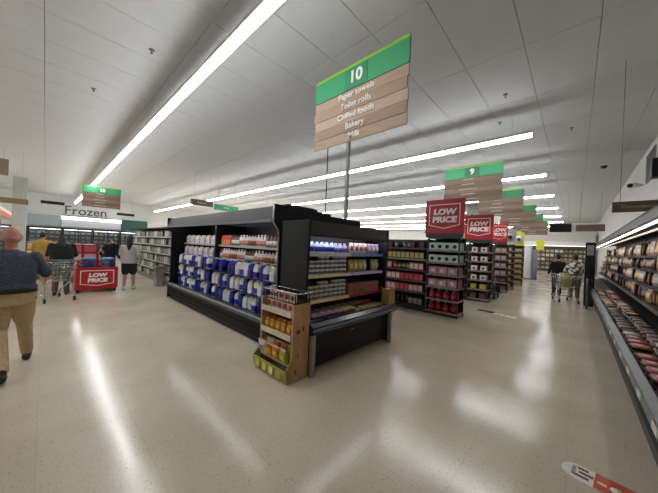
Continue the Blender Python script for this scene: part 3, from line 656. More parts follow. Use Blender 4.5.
for r in range(2):
    y = a+.6; n = 0
    while y < 12.0:
        for st in range((2 if r == 0 else 3)-(n % 5 == 2)):
            q = [6, 1, 7, 5, 2, 6, 0, 1, 7, 6, 4, 2, 1, 6][(n//2*3+r*5+(st > 1)) % 14]
            TR[q].put((.6+r*.185, y+random.uniform(-.01, .01), .52+st*.058), '%s meat tray in the %s row of the wall chiller well' % (RP[q][0], ('front', 'rear')[r]), 'meat tray', 'trays %s %d' % (RP[q][0], r), (0, 0, -math.pi/2+random.uniform(-.08, .08)))
        y += .235; n += 1
# tall fridge beyond the wall chiller
t = thing('drinks_tower', 'tall narrow black cooler tower standing between the wall chiller fronts', 'cooler', (.24, 12.4, 0))
pbox(t, 'body', 0, .24, 0, .42, .05, 2.15, BLACK); pbox(t, 'base', .01, .23, .02, .4, 0, .05, DARK)
pbox(t, 'poster', .03, .2, -.012, 0, 1.72, 2.05, mat('#8a8a88', .5)); pbox(t, 'front_glass', .03, .21, -.01, 0, .75, 1.65, mat('#08090a', .15)); pbox(t, 'lower_panel', .03, .21, -.01, 0, .1, .7, mat('#1e2622', .4)); pbox(t, 'handle', -.02, 0, .05, .08, .8, 1.4, STEEL)
t = thing('queue_post', 'grey metal guard post before the black cooler tower', 'post', (.3, 11.8, 0))
part(t, 'post', lambda b: b.lathe([(.03, 0), (.03, .95), (.02, .97)], GREYM, 10)); part(t, 'base', lambda b: b.lathe([(.09, 0), (.09, .015)], GREYM, 12))
# things on the right wall and ceiling
t = thing('wall_vent', 'grey louvred vent high on the white wall', 'vent', (1.6, 12.5, 4.08)); 
pbox(t, 'frame', -.03, 0, -.6, .6, 0, .9, mat('#8f8d86', .5)); 
for k in range(10): pbox(t, 'louvre', -.05, -.03, -.55, .55, .04+k*.085, .085+k*.085, mat('#6f6d66', .5))
t = thing('wall_speaker', 'black loudspeaker fixed high on the white wall', 'speaker', (1.6, 10.55, 3.75)); pbox(t, 'cabinet', -.25, 0, -.14, .14, 0, .48, BLACK); part(t, 'grille', lambda b: b.box(-.26, -.25, -.12, .12, .03, .45, DARK)); pbox(t, 'bracket', -.02, -.001, -.05, .05, -.06, .0, GREYM)
t = thing('security_camera', 'white bullet security camera beside the wall vent', 'camera', (1.6, 13.9, 4.22)); part(t, 'housing', lambda b: b.tube([(-.14, 0, 0), (-.3, -.22, -.04)], .09, WHITE, 10)); part(t, 'lens', lambda b: b.tube([(-.3, -.22, -.04), (-.325, -.255, -.046)], .075, BLACK, 10)); part(t, 'bracket', lambda b: b.tube([(-.001, 0, 0), (-.18, -.02, 0)], .04, WHITE, 8))
t = thing('dome_camera', 'small dome security camera on the ceiling near the right wall', 'camera', (.68, 14.4, ZC-.003)); part(t, 'mount', lambda b: b.lathe([(.13, -.05), (.13, 0)], WHITE, 14)); part(t, 'dome', lambda b: b.ball((0, 0, -.06), (.1, .1, .09), BLACK))
for x, y, lb in ((-1.26, 6.9, 'nearest the hanging sign numbered 9'), (-1.61, 8.3, 'over the second strip light'), (-5.95, 1.27, 'beside the strip light over the open floor'), (-8.6, .7, 'over the open floor by the man'), (-.2, 9.8, 'near the strip light ends')):
    t = thing('ceiling_sprinkler', 'small grey ceiling sprinkler '+lb, 'sprinkler', (x, y, ZC-.003), 0, 'ceiling sprinklers'); part(t, 'rose', lambda b: b.lathe([(.045, -.012), (.05, 0)], GREYM, 10)); part(t, 'nozzle', lambda b: b.lathe([(.03, -.07), (.012, -.06), (.012, -.01)], GREYM, 8))

# ------------------------------------------------------------------ floor stickers
t = thing('floor_sticker', 'white and red rounded floor sticker by the wall chiller', 'floor sticker', (-.03, 2.85, 0.0), math.radians(-7))
def sticker(b):
    pts = [(.42, -.1), (.42, .1)]+[(.1+.1*math.cos(q), .1*math.sin(q)) for q in [math.pi/2+math.pi*i/10 for i in range(11)]]
    b.prism(pts, 'z', .0005, .002, mat('#d9d6d0', .3))
part(t, 'base', sticker); part(t, 'red_half', lambda b: b.box(.185, .425, -.1, .1, .002, .003, mat('#c2502e', .3)))
for k, (x0, x1, y0) in enumerate(((.09, .15, .045), (.1, .18, -.005), (.07, .16, -.055))): part(t, 'print_bar', lambda b: b.box(x0, x1, y0, y0+.028, .002, .003, mat('#7a3a34', .4)))
part(t, 'grey_bar', lambda b: b.box(.06, .082, -.05, .07, .002, .003, mat('#8d958c', .4)))
part(t, 'white_mark', lambda b: b.lathe([(.035, 0), (.035, .001)], mat('#e0ddd2', .4), 14), (.30, -.01, .003)); part(t, 'pale_bar', lambda b: b.box(.2, .25, -.02, .005, .003, .004, mat('#e6c9a8', .4)))
t = thing('floor_sticker', 'white floor sticker with black discs by the low price stands', 'floor sticker', (-2.0, 8.6, 0.0), math.radians(-14))
part(t, 'base', lambda b: b.box(.42, .95, -.12, .12, .0005, .002, mat('#d6d4cd', .3)))
for k in range(2): part(t, 'black_disc', lambda b: b.lathe([(.13, .0005), (.13, .003)], BLACK, 16), (.08+k*.2, .05, 0))
for k in range(3): part(t, 'print_bar', lambda b: b.box(.48+k*.16, .58+k*.16, -.04, .04, .002, .003, mat('#8a8880', .4)))

# ------------------------------------------------------------------ low price bin and stacked display on the left
t = thing('promo_bin', 'red low price promotional bin heaped with blue packs', 'bin', (-10.3, .62, 0), math.pi/2)
wd = .95
low_price(t, wd/2, 0, .42, wd, .64, 'front_panel')
pbox(t, 'side_panel', 0, .04, .07, .75, .1, .74, RED); pbox(t, 'side_panel', wd-.04, wd, .07, .75, .1, .74, RED); pbox(t, 'rear_panel', 0.04, wd-.04, .71, .75, .1, .74, RED)
pbox(t, 'bin_floor', .04, wd-.04, .07, .71, .1, .7, DARK)
for x in (.03, wd-.09):
    for y in (.06, .66): pbox(t, 'foot', x, x+.06, y, y+.06, 0, .1, BLACK)
bp_ = [pouch('blue_pack', .2, .2, .1, mat(h_, .4), mat(q, .4)) for h_, q in (('#1d3a80', '#9aa8c6'), ('#2a549a', '#c6cad4'), ('#54709c', '#b8c2d0'))]
for n in range(36):
    i, j, l = n % 4, (n//4) % 3, n//12
    bp_[n % 3].put((-10.3-.22-j*.2, .755+i*.228, .755+l*.1), '%s pack heaped in the red low price bin' % ('dark blue', 'blue', 'light blue')[n % 3], 'pack', 'bin packs %d' % (n % 3), (math.pi/2, 0, (n % 2)*math.pi/2+random.uniform(-.03, .03)+math.pi), .94)
t = thing('pallet_display', 'stacked pallet display base behind the low price bin', 'pallet', (-13.4, 1.1, 0)); 
for k in range(5): pbox(t, 'board', -.7, .7, -.6+k*.25, -.42+k*.25, .1, .14, wood('#8a6a42', '#a5875a'))
for k in range(3): pbox(t, 'runner', -.7+k*.62, -.55+k*.62, -.6, .58, 0, .1, wood('#7a5c3a', '#8f7250'))
cs = [box_pack('display_carton', .38, .38, .3, mat(h_, .5), mat(q, .5)) for h_, q in (('#8c2029', '#b8505a'), ('#a8923c', '#cfc08a'), ('#9a3036', '#c99a94'), ('#6a4232', '#a88a6c'))]
for l in range(4):
    for i in range(3):
        for j in range(3 if l < 3 else 2):
            q = (l*2+i) % 4
            cs[q].put((-13.4-.4+i*.4, .73+j*.4, .14+l*.3), '%s carton stacked on the pallet behind the low price bin' % ('red', 'yellow', 'light red', 'brown')[q], 'carton', 'display cartons %d' % q, (0, 0, math.pi/2))
t = thing('pallet_display', 'stacked pallet display base of tan cartons by the yellow coated shopper', 'pallet', (-15.5, .1, 0))
for k in range(5): pbox(t, 'board', -.7, .7, -.6+k*.25, -.42+k*.25, .1, .14, wood('#8a6a42', '#a5875a'))
for k in range(3): pbox(t, 'runner', -.7+k*.62, -.55+k*.62, -.6, .58, 0, .1, wood('#7a5c3a', '#8f7250'))
tn_ = [box_pack('display_carton', .38, .38, .3, mat(h_, .5), mat(q, .5)) for h_, q in (('#b89a62', '#e0d0a8'), ('#8f6a44', '#c9b08a'))]
for l in range(4):
    for i in range(3):
        for j in range(3):
            q = (l+i+j) % 2
            tn_[q].put((-15.5-.4+i*.4, -.27+j*.4, .14+l*.3), '%s carton stacked on the pallet by the yellow coated shopper' % ('tan', 'brown')[q], 'carton', 'tan cartons %d' % q, (0, 0, math.pi/2))

# ------------------------------------------------------------------ shelving beyond the dairy chiller, white stock
t = thing('wall_shelving', 'pale shelving of white packs past the far end of the dairy chiller', 'shelving', (0, 3.0, 0))
x0, x1 = -17.0, -8.75
pbox(t, 'base', x0, x1, 0, .6, 0, .14, GREYM); pbox(t, 'back_panel', x0, x1, .55, .6, .14, 2.05, mat('#2a2c2a', .5)); pbox(t, 'end_panel', x1, x1+.03, 0, .6, 0, 2.05, mat('#8a8a88', .4)); pbox(t, 'top_rail', x0, x1, 0, .6, 2.05, 2.1, BLACK)
ZS = (.14, .48, .8, 1.12, 1.44, 1.74)
for z in ZS[1:]: s = pbox(t, 'shelf', x0, x1, 0, .55, z-.03, z, mat('#3a3c3a', .45)); pbox(s, 'ticket_strip', x0, x1, -.012, 0, z-.04, z+.01, mat('#b5b5ad', .4))
wpk = [box_pack('white_carton', .2, .2, .22, mat(h_, .5), mat(q, .5)) for h_, q in (('#a5a59e', '#c9c9c4'), ('#55554e', '#9a9888'), ('#3a4236', '#7a806a'))]
for zi, z in enumerate(ZS):
    for n in range(30):
        q = (n//2+zi) % 3
        if (n*3+zi*5) % 11 == 0: continue
        wpk[q].put((-8.95-n*.24, 3.14, z), '%s carton on %s of the pale shelving past the dairy chiller' % (('white', 'cream', 'pale green')[q], ('the base', 'shelf one', 'shelf two', 'shelf three', 'shelf four', 'the top shelf')[zi]), 'carton', 'pale cartons %d %d' % (q, zi))
t = thing('waste_bin', 'slim steel waste bin at the end of the dairy chiller', 'bin', (-10.7, 2.78, 0)); part(t, 'body', lambda b: b.rbox([(.16, .13, 0), (.17, .14, .62)], STEEL)); part(t, 'lid', lambda b: b.rbox([(.18, .15, .62), (.17, .14, .68), (.1, .08, .7)], GREYM))

# ------------------------------------------------------------------ freezer wall at the far left end
FR = mat('#9aa0a2', .4, .2); GLASS = mat('#dfe8ea', .05, trans=1.0, var=0)
colr = [('#c9c6c0', 'white'), ('#8f2f36', 'red'), ('#3f4a8a', 'blue'), ('#8a7a4a', 'mustard'), ('#5a6a4a', 'green'), ('#2f3032', 'black'), ('#b07a6a', 'salmon')]
fp = [box_pack('freezer_pack', .3, .2, .24, mat(h_, .5), mat('#d6d2ca', .5)) for h_, _ in colr]
for u in range(6):
    y0 = -3.0+u*2.02
    t = thing('freezer_cabinet', 'upright freezer cabinet on the far end wall, %s' % ('beside the orange lit counter', 'behind the man', 'behind the trolley shopper', 'under the frozen lettering', 'under the white fascia end', 'under the dark green fascia')[u], 'freezer', (-33.0, y0, 0), math.pi/2, 'upright freezer cabinets')
    # local x -> +Y, local y -> -X
    pbox(t, 'body', 0, 2.0, .85, .98, 0, 2.2, FR); pbox(t, 'plinth', 0, 2.0, .05, .85, 0, .3, mat('#3a3c3e', .5)); pbox(t, 'top_housing', 0, 2.0, .0, .85, 2.15, 2.3, DARK)
    for x in (0, 1.96): pbox(t, 'side_panel', x, x+.04, .05, .85, .3, 2.15, mat('#4a4c4e', .5))
    pbox(t, 'freezer_light', .1, 1.9, .1, .14, 2.1, 2.14, mat('#ffffff', .4, var=0, emit='#f2f6ff', strength=5))
    for k in range(2):
        d = pbox(t, 'door_frame', .02+k*.98, .07+k*.98, .0, .05, .3, 2.15, BLACK); pbox(d, 'handle', .075+k*.98, .1+k*.98, -.03, 0, .9, 1.5, STEEL)
        pbox(t, 'glass_door', .07+k*.98, .98+k*.98, .02, .03, .32, 2.13, GLASS)
    for z in (.65, 1.0, 1.35, 1.7): pbox(t, 'shelf', .04, 1.96, .2, .85, z-.02, z, mat('#8a8c8e', .5))
    for zi, z in enumerate((.30, .65, 1.0, 1.35, 1.7)):
        for n in range(5):
            q = (u*3+zi*2+n//2) % 7
            fp[q].put((-33.0-.36, y0+.25+n*.37, z), '%s frozen pack on %s of a freezer cabinet' % (colr[q][1], ('the floor', 'shelf one', 'shelf two', 'shelf three', 'the top shelf')[zi]), 'frozen pack', 'frozen packs %s %d' % (colr[q][1], zi), (0, 0, math.pi/2))
def fascia(name, label, y0, y1, z0, z1, m, xx=-33.05, cat='fascia'):
    t = thing(name, label, cat, (xx, y0, z0), math.pi/2); pbox(t, 'panel', 0, y1-y0, 0, .3, 0, z1-z0, m); pbox(t, 'lower_trim', 0, y1-y0, -.01, .0, 0, .06, GREYM); return t
fascia('header_fascia', 'grey header fascia over the freezers behind the man', -1.0, .85, 2.32, 3.35, mat('#8f9a9c', .5))
tf = fascia('header_fascia', 'white header fascia over the freezers under the frozen lettering', .95, 5.1, 2.32, 3.0, mat('#b4b8ba', .5))
pbox(tf, 'light_box', 0, 4.15, -.25, .02, .72, .98, mat('#ffffff', .4, var=0, emit='#ffffff', strength=2.2))
fascia('header_fascia', 'dark green header fascia over the freezers by the woman', 5.15, 7.3, 2.32, 3.42, mat('#1f4a3e', .5))
fascia('header_fascia', 'pale header fascia over the last freezer past the dark green one', 7.35, 9.2, 2.32, 3.2, mat('#b9bab4', .5))
t = thing('frozen_letters', 'dark freestanding letters spelling frozen above the white fascia', 'sign', (-33.1, 2.55, 3.42), math.pi/2)
lettering(t, 'Frozen', 1.05, mat('#3a4a44', .5), (0, 0, .42), ext=.03, bold=.01); pbox(t, 'rail', -1.6, 1.6, -.02, .02, -.12, .04, GREYM)
t = thing('support_column', 'pale grey square building column behind the man', 'column', (-26, -1.15, 0)); pbox(t, 'shaft', -.25, .25, -.3, .3, .1, ZC-.004, mat('#a9aaa4', .6)); pbox(t, 'base', -.28, .28, -.33, .33, 0, .1, DARK)
# lit produce counter at the far left edge
t = thing('produce_counter', 'white produce counter with orange band and lit shelves at the left edge', 'counter', (-20, -2.6, 0))
pbox(t, 'base', -3, 3, -.5, .4, 0, .8, mat('#c9c2b0', .5)); pbox(t, 'back_panel', -3, 3, -.55, -.5, 0, 2.1, mat('#cfc6a8', .5))
part(t, 'awning', lambda b: b.prism([(-.5, 2.1), (.9, 2.35), (1.3, 2.4), (1.3, 2.75), (.9, 3.0), (-.5, 3.0)], 'x', -3, 3, mat('#d9d5cc', .5)))
part(t, 'orange_band', lambda b: b.prism([(1.3, 2.42), (1.32, 2.42), (1.32, 2.6), (1.3, 2.6)], 'x', -3, 3.005, mat('#cf5a28', .5))); part(t, 'orange_end', lambda b: b.prism([(-.3, 2.2), (.9, 2.4), (1.3, 2.45), (1.3, 2.62), (.9, 2.62), (-.3, 2.5)], 'x', 3.0, 3.02, mat('#cf5a28', .5)))
pbox(t, 'counter_light', -2.8, 2.8, .3, .36, 2.2, 2.24, mat('#ffffff', .4, var=0, emit='#ffe6b8', strength=6))
for x in (-2.9, 2.85): pbox(t, 'post', x, x+.06, .9, .96, 0, 2.34, STEEL)
pc = [box_pack('produce_tray', .4, .3, .2, mat(h_, .6), mat(q, .5)) for h_, q in (('#8a7a3a', '#c9b45a'), ('#6a7a3a', '#a8b060'), ('#9a4a2a', '#d08a4a'))]
for n in range(14):
    for r in range(2): pc[n % 3].put((-22.7+n*.4, -2.35-r*.34, .8+r*.0), '%s produce tray on the counter with orange band' % ('yellow', 'green', 'orange')[n % 3], 'tray', 'produce trays %d' % (n % 3))

# ------------------------------------------------------------------ far end wall
t = thing('bulkhead', 'white bulkhead over the shelves on the far end wall', 'bulkhead', (-6, 37.4, 2.75)); pbox(t, 'fascia', -8, 7.4, 0, .55, 0, .45, mat('#e6e4dd', .5)); pbox(t, 'upper_panel', -8, 7.4, .1, .55, .45, 1.25, mat('#c6c3bb', .6)); pbox(t, 'bulkhead_light', -8, 7.4, .0, .05, -.03, 0, mat('#ffffff', .4, var=0, emit='#fff4e4', strength=4))
t = thing('liquor_shelving', 'dark shelving of bottles along the far end wall', 'shelving', (-6, 37.0, 0)); pbox(t, 'back_panel', -6, 7.3, .85, .9, 0, 2.7, mat('#4a4038', .5)); pbox(t, 'base', -6, 7.3, 0, .85, 0, .2, DARK)
for z in (.65, 1.1, 1.55, 2.0, 2.45): pbox(t, 'shelf', -6, 7.3, .2, .85, z-.04, z, mat('#3c342e', .5))
fb = [box_pack('far_box', .3, .25, .34, mat(h_, .5), mat(q, .5)) for h_, q in (('#7a6a52', '#b8a88a'), ('#8f8a82', '#c9c6c0'), ('#4a3c34', '#8a7464'), ('#6a5a3a', '#a08c5a'))]
for zi, z in enumerate((.2, .65, 1.1, 1.55, 2.0)):
    for n in range(18):
        q = (n//2+zi*3) % 4
        fb[q].put((-5.2+n*.37, 37.4, z), '%s box on %s of the far end shelving' % (('tan', 'grey', 'dark brown', 'mustard')[q], ('the base', 'shelf one', 'shelf two', 'shelf three', 'shelf four')[zi]), 'box', 'far boxes %d %d' % (q, zi))
t = thing('promo_island', 'brown wooden promotional table in the far cross aisle', 'table', (-.9, 30, 0)); pbox(t, 'top', -.6, .6, -.4, .4, .95, 1.0, wood('#8a7048', '#a08660')); pbox(t, 'front_board', -.55, .55, -.36, -.33, .1, .95, wood('#8a7048', '#a08660'))
for x in (-.58, .5):
    for y in (-.33, .28): pbox(t, 'leg', x, x+.07, y, y+.07, 0, .95, DARK)
for n in range(4): fb[3].put((-1.3+n*.31, 29.9, 1.0), 'mustard box on the far promotional table', 'box', 'promo table boxes')

# ------------------------------------------------------------------ shopping trolleys
def trolley(loc, rotz, label):
    t = thing('shopping_trolley', label, 'trolley', loc, rotz, 'shopping trolleys'); W = STEEL
    def basket(b):
        zs = (.52, .62, .74, .86, .98)
        def cor(f): return .22+.06*f, -.28-.06*f, .42+.08*f
        for i, z in enumerate(zs):
            f = i/4; a, y0, y1 = cor(f); b.tube([(-a, y0, z), (a, y0, z), (a, y1, z), (-a, y1, z), (-a, y0, z)], .006 if i < 4 else .011, W, 5)
        for k in range(9):
            q = k/8
            for s in (-1, 1): b.tube([(s*.22, -.28+.7*q, .52), (s*.28, -.34+.84*q, .98)], .004, W, 4)
            b.tube([(-.22+.44*q, -.28, .52), (-.28+.56*q, -.34, .98)], .004, W, 4); b.tube([(-.22+.44*q, .42, .52), (-.28+.56*q, .5, .98)], .004, W, 4); b.tube([(-.22+.44*q, -.28, .52), (-.22+.44*q, .42, .52)], .004, W, 4)
    part(t, 'basket', basket)
    def frame(b):
        for s in (-1, 1):
            b.tube([(s*.27, -.42, 1.02), (s*.26, -.34, .8), (s*.24, -.2, .5), (s*.27, -.36, .16)], .012, W, 6); b.tube([(s*.24, -.2, .5), (s*.22, .42, .16)], .012, W, 6); b.tube([(s*.27, -.36, .16), (s*.22, .42, .16)], .01, W, 6)
        b.tube([(-.22, .42, .16), (.22, .42, .16)], .01, W, 6); b.tube([(-.24, -.2, .5), (.24, -.2, .5)], .01, W, 6)
    part(t, 'frame', frame); part(t, 'handle', lambda b: b.tube([(-.28, -.43, 1.03), (.28, -.43, 1.03)], .017, mat('#2a5a3a', .4), 8))
    for x, y in ((-.27, -.36), (.27, -.36), (-.22, .42), (.22, .42)):
        wv = part(t, 'wheel', lambda b: b.lathe([(.055, -.014), (.06, -.008), (.06, .008), (.055, .014)], BLACK, 12), (x, y, .06), (0, math.pi/2, 0)); pbox(wv, 'fork', -.11, .0, -.012, .012, .014, .022, GREYM)
    return t
trolley((-9.55, .2, 0), math.radians(105), 'metal shopping trolley pushed by the shopper in black')
trolley((-.25, 13.0, 0), math.radians(20), 'metal shopping trolley by the shopper in the patterned top')

# ------------------------------------------------------------------ people
def ev(mb, name, voxel, smooth=6):
    me = mb.mesh(name+'_raw'); o = bpy.data.objects.new('tmp', me); C.objects.link(o)
    r = o.modifiers.new('r', 'REMESH'); r.mode = 'VOXEL'; r.voxel_size = voxel
    s = o.modifiers.new('s', 'SMOOTH'); s.iterations = smooth; s.factor = .5
    dg = bpy.context.evaluated_depsgraph_get(); out = bpy.data.meshes.new_from_object(o.evaluated_get(dg)); mt = mb.mats[0]
    bpy.data.objects.remove(o); out.materials.clear(); out.materials.append(mt); out.name = name
    for p in out.polygons: p.use_smooth = True
    return out
def limb(b, pts, rr, m, n=12):
    b.tube(pts, 0, m, n, rr)
    for p, r in ((pts[0], rr[0]), (pts[-1], rr[-1])): b.ball(p, r*1.0, m, 10, 6)
def stack(b, secs, m, n=18):   # (z, cx, cy, rx, ry)
    b.loft([[(cx+rx*math.cos(2*math.pi*j/n), cy+ry*math.sin(2*math.pi*j/n), z) for j in range(n)] for z, cx, cy, rx, ry in secs], m)
def hand(b, wrist, dirv, palm_n, m, s=1.0, curl=.6):
    d = Vector(dirv).normalized(); nrm = Vector(palm_n); nrm = (nrm-d*nrm.dot(d)).normalized(); sd = d.cross(nrm); wv = Vector(wrist)
    k1 = wv+d*.085*s
    b.loft([[tuple(wv+d*f*.09*s+sd*(w_*q)*s+nrm*(.013*r)*s) for q, r in ((-1, -1), (1, -1), (1, 1), (-1, 1))] for f, w_ in ((-.1, .026), (.4, .036), (1, .041))], m)
    for i, L in enumerate((.068, .078, .073, .056)):
        p0 = k1+sd*(-.031+.0207*i)*s; p1 = p0+d*L*.45*s+nrm*.008*s; p2 = p1+(d*(1-curl)+nrm*curl).normalized()*L*.35*s; p3 = p2+(d*(.5-curl)+nrm).normalized()*L*.3*s
        limb(b, [p0-d*.02*s, p1, p2, p3], [.0098*s, .0095*s, .0088*s, .0075*s], m, 8)
    t0 = wv+d*.025*s-sd*.028*s; t1 = t0-sd*.028*s+d*.03*s+nrm*.014*s; t2 = t1+d*.03*s+nrm*.016*s
    limb(b, [t0, t1, t2], [.0125*s, .0115*s, .009*s], m, 8)
def person(loc, rotz, label, J, skin, cl, voxel=.011, width=1.0, extra=None):
    """local frame: faces +y; J joints; cl clothing colours"""
    S = mat(skin, .55, var=.06); W_ = width; hz = J.get('head', (0, .0, 1.60)); lean = J.get('lean', 0.0)
    def T(z): return lean*max(0, z-.9)         # forward lean of torso
    b = MB()
    # head, with jaw, nose, ears; neck
    hx, hy, hh = hz
    b.ball((hx, hy, hh), (.078, .097, .115), S, 16, 12); b.ball((hx, hy+.03, hh-.06), (.056, .062, .06), S); b.ball((hx, hy+.1, hh-.015), (.016, .022, .026), S, 8, 6)
    for s in (-1, 1): b.ball((hx+s*.08, hy-.005, hh-.012), (.014, .025, .033), S, 8, 6); b.ball((hx+s*.033, hy+.086, hh+.012), (.016, .013, .01), S, 8, 6)
    b.ball((hx, hy+.088, hh-.06), (.026, .014, .011), S, 8, 6)
    limb(b, [(0, T(1.38)-.01, 1.38), (hx*.6, (T(1.45)+hy)/2-.01, 1.46), (hx, hy-.012, hh-.06)], [.06, .055, .055], S)
    tor = [(.86, 0, T(.86), .165*W_, .115*W_), (.95, 0, T(.95), .17*W_, .12*W_), (1.05, 0, T(1.05), .158*W_, .118*W_), (1.18, 0, T(1.18), .165*W_, .118*W_), (1.3, 0, T(1.3), .18*W_, .115), (1.38, 0, T(1.38), .17, .095), (1.43, 0, T(1.43), .09, .07)]
    stack(b, tor, S)
    AR, LG = {}, {}
    for s, k in ((-1, 'l'), (1, 'r')):
        sh = Vector((s*.175*(.5+.5*W_), T(1.36), 1.36)); el = Vector(J['el_'+k]); wr = Vector(J['wr_'+k]); AR[k] = (sh, el, wr)
        limb(b, [sh, (sh+el)/2, el, el*.6+wr*.4, wr], [.052, .046, .039, .038, .026], S)
        hand(b, wr, wr-el, J.get('palm_'+k, (-s, .2, 0)), S)
        hp = Vector((s*.09, T(.9), .88)); kn = Vector(J['kn_'+k]); an = Vector(J['an_'+k]); LG[k] = (hp, kn, an)
        limb(b, [hp, (hp+kn)/2, kn, kn*.65+an*.35, an], [.085*W_, .075*W_, .055, .052, .036], S)
        toe = Vector(J.get('toe_'+k, an+Vector((0, .15, -.05)))); limb(b, [an+Vector((0, -.03, -.03)), (an+toe)/2-Vector((0, 0, .01)), toe], [.036, .038, .028], S)
    root = link('person', ev(b, 'person_body', voxel), None, loc, (0, 0, rotz)); tag(root, label, 'person')
    def cloth(name, mb, v=None): return link(name, ev(mb, name, v or voxel, 4), root)
    # top
    m = cl['top_m'] if 'top_m' in cl else mat(cl['top'], .85, var=.25, scale=40)
    b = MB(); e = .016; z0 = cl.get('top_z', .88)
    stack(b, [(z0, 0, T(z0), .19*W_+e*.6, .135*W_+e*.6)]+[(z, cx, cy, rx+e, ry+e) for z, cx, cy, rx, ry in tor if z > z0+.03], m)
    sl = cl.get('sleeve', 1.0)
    for k in 'lr':
        sh, el, wr = AR[k]
        end = el.lerp(wr, max(0, sl-.5)*2*.95)
        pts = [sh, (sh+el)/2, el, end] if sl > .5 else [sh, (sh+el)/2, sh.lerp(el, .85)]
        limb(b, pts, [.07, .06, .054, .042] if sl > .5 else [.07, .064, .062], m)
    b.lathe([(.075, 0), (.07, .04)], m, 14, (0, T(1.42)-.01, 1.41)); cloth(cl.get('top_name', 'shirt'), b)
    # trousers or shorts
    m = mat(cl['leg'], .85, var=.12, scale=30); b = MB()
    stack(b, [(.80, 0, T(.85), .17*W_, .125*W_), (.9, 0, T(.9), .18*W_, .13*W_), (.985, 0, T(.98), .178*W_, .128*W_)], m)
    f = cl.get('leg_len', 1.0)
    for k in 'lr':
        hp, kn, an = LG[k]
        pts = [hp, (hp+kn)/2, kn, (kn+an)/2, kn.lerp(an, .93)] if f >= 1 else [hp, hp.lerp(kn, .5), hp.lerp(kn, .8)]
        limb(b, pts, [.105*W_, .094*W_, .076, .068, .062] if f >= 1 else [.105*W_, .1*W_, .095*W_], m)
    cloth('trousers' if f >= 1 else 'shorts', b)
    if 'belt' in cl:
        b = MB(); n = 24; q0, q1 = .178*W_+.012, .128*W_+.012
        stack(b, [(.94, 0, T(.97), q0, q1), (.98, 0, T(.98), q0, q1)], mat(cl['belt'], .4), 24); build(b, 'belt', root)
    for k in 'lr':
        an = LG[k][2]; toe = Vector(J.get('toe_'+k, an+Vector((0, .15, -.05)))); b = MB(); ms = mat(cl['shoe'], .5)
        dv = (toe-an); dv = Vector((dv.x, dv.y, 0)).normalized(); heel = an-dv*.045+Vector((0, 0, -.045)); 
        limb(b, [heel, heel.lerp(toe, .5)+Vector((0, 0, .008)), toe+dv*.02], [.043, .047, .034], ms); limb(b, [an+Vector((0, 0, .02)), heel.lerp(toe, .2)], [.043, .045], ms); cloth('shoe', b, .009)
    if 'hair' in cl:
        m = mat(cl['hair'], .6, var=.3, scale=60); b = MB(); g = cl.get('hair_style', 'short')
        if g == 'fringe':   # ring of short hair round a bald crown
            b.ball((hx, hy-.012, hh-.035), (.0795, .0945, .062), m, 16, 8)
        else:
            b.ball((hx, hy-.018, hh+.018), (.088, .098, .112), m, 16, 10)
            if g == 'long': limb(b, [(hx, hy-.06, hh), (hx, hy-.1, hh-.15), (hx, hy-.12, hh-.36)], [.085, .085, .04], m)
        cloth('hair', b, .012)
    if extra: extra(root, LG, AR, T)
    return root
# eyes are left to relief: the faces that show are turned away
# the man in the patterned shirt, walking away along -X : local +y -> world -X (rotz = 90 deg)
def shirt_mat():
    m = bpy.data.materials.new('speckled_shirt'); m.use_nodes = True; nt = m.node_tree; b = nt.nodes['Principled BSDF']; tc = nt.nodes.new('ShaderNodeTexCoord')
    v = nt.nodes.new('ShaderNodeTexVoronoi'); v.inputs['Scale'].default_value = 75; r = nt.nodes.new('ShaderNodeValToRGB')
    r.color_ramp.elements[0].color = lin('#7f8694'); r.color_ramp.elements[1].color = lin('#3a414f'); r.color_ramp.elements[0].position = .12; r.color_ramp.elements[1].position = .32
    nt.links.new(tc.outputs['Object'], v.inputs['Vector']); nt.links.new(v.outputs['Distance'], r.inputs['Fac']); nt.links.new(r.outputs['Color'], b.inputs['Base Color']); b.inputs['Roughness'].default_value = .9
    return m
def check_mat():
    m = bpy.data.materials.new('patterned_top'); m.use_nodes = True; nt = m.node_tree; b = nt.nodes['Principled BSDF']; tc = nt.nodes.new('ShaderNodeTexCoord')
    v = nt.nodes.new('ShaderNodeTexVoronoi'); v.inputs['Scale'].default_value = 9; r = nt.nodes.new('ShaderNodeValToRGB'); r.color_ramp.interpolation = 'CONSTANT'
    r.color_ramp.elements[0].color = lin('#d8d6d0'); r.color_ramp.elements[1].color = lin('#55534f'); r.color_ramp.elements[1].position = .55
    nt.links.new(tc.outputs['Object'], v.inputs['Vector']); nt.links.new(v.outputs['Distance'], r.inputs['Fac']); nt.links.new(r.outputs['Color'], b.inputs['Base Color']); b.inputs['Roughness'].default_value = .9
    return m
man_J = {'head': (.0, .05, 1.615), 'lean': .06, 'el_l': (-.30, .06, 1.10), 'wr_l': (-.27, .27, .98), 'el_r': (.31, .06, 1.12), 'wr_r': (.30, .30, 1.06),
         'kn_l': (-.07, -.04, .48), 'an_l': (-.01, -.42, .12), 'toe_l': (-.01, -.30, .035), 'kn_r': (.12, .26, .50), 'an_r': (.15, .36, .085), 'toe_r': (.16, .51, .035)}
person((-4.9, -.27, 0), math.radians(90), 'balding man in a speckled navy shirt and khaki trousers walking away', man_J, '#b57a68',
       {'top': '#39404f', 'top_m': shirt_mat(), 'top_z': .985, 'sleeve': .49, 'leg': '#b39c76', 'shoe': '#2a1c18', 'belt': '#2a211c', 'hair': '#a5786a', 'hair_style': 'fringe'}, .010, 1.22)
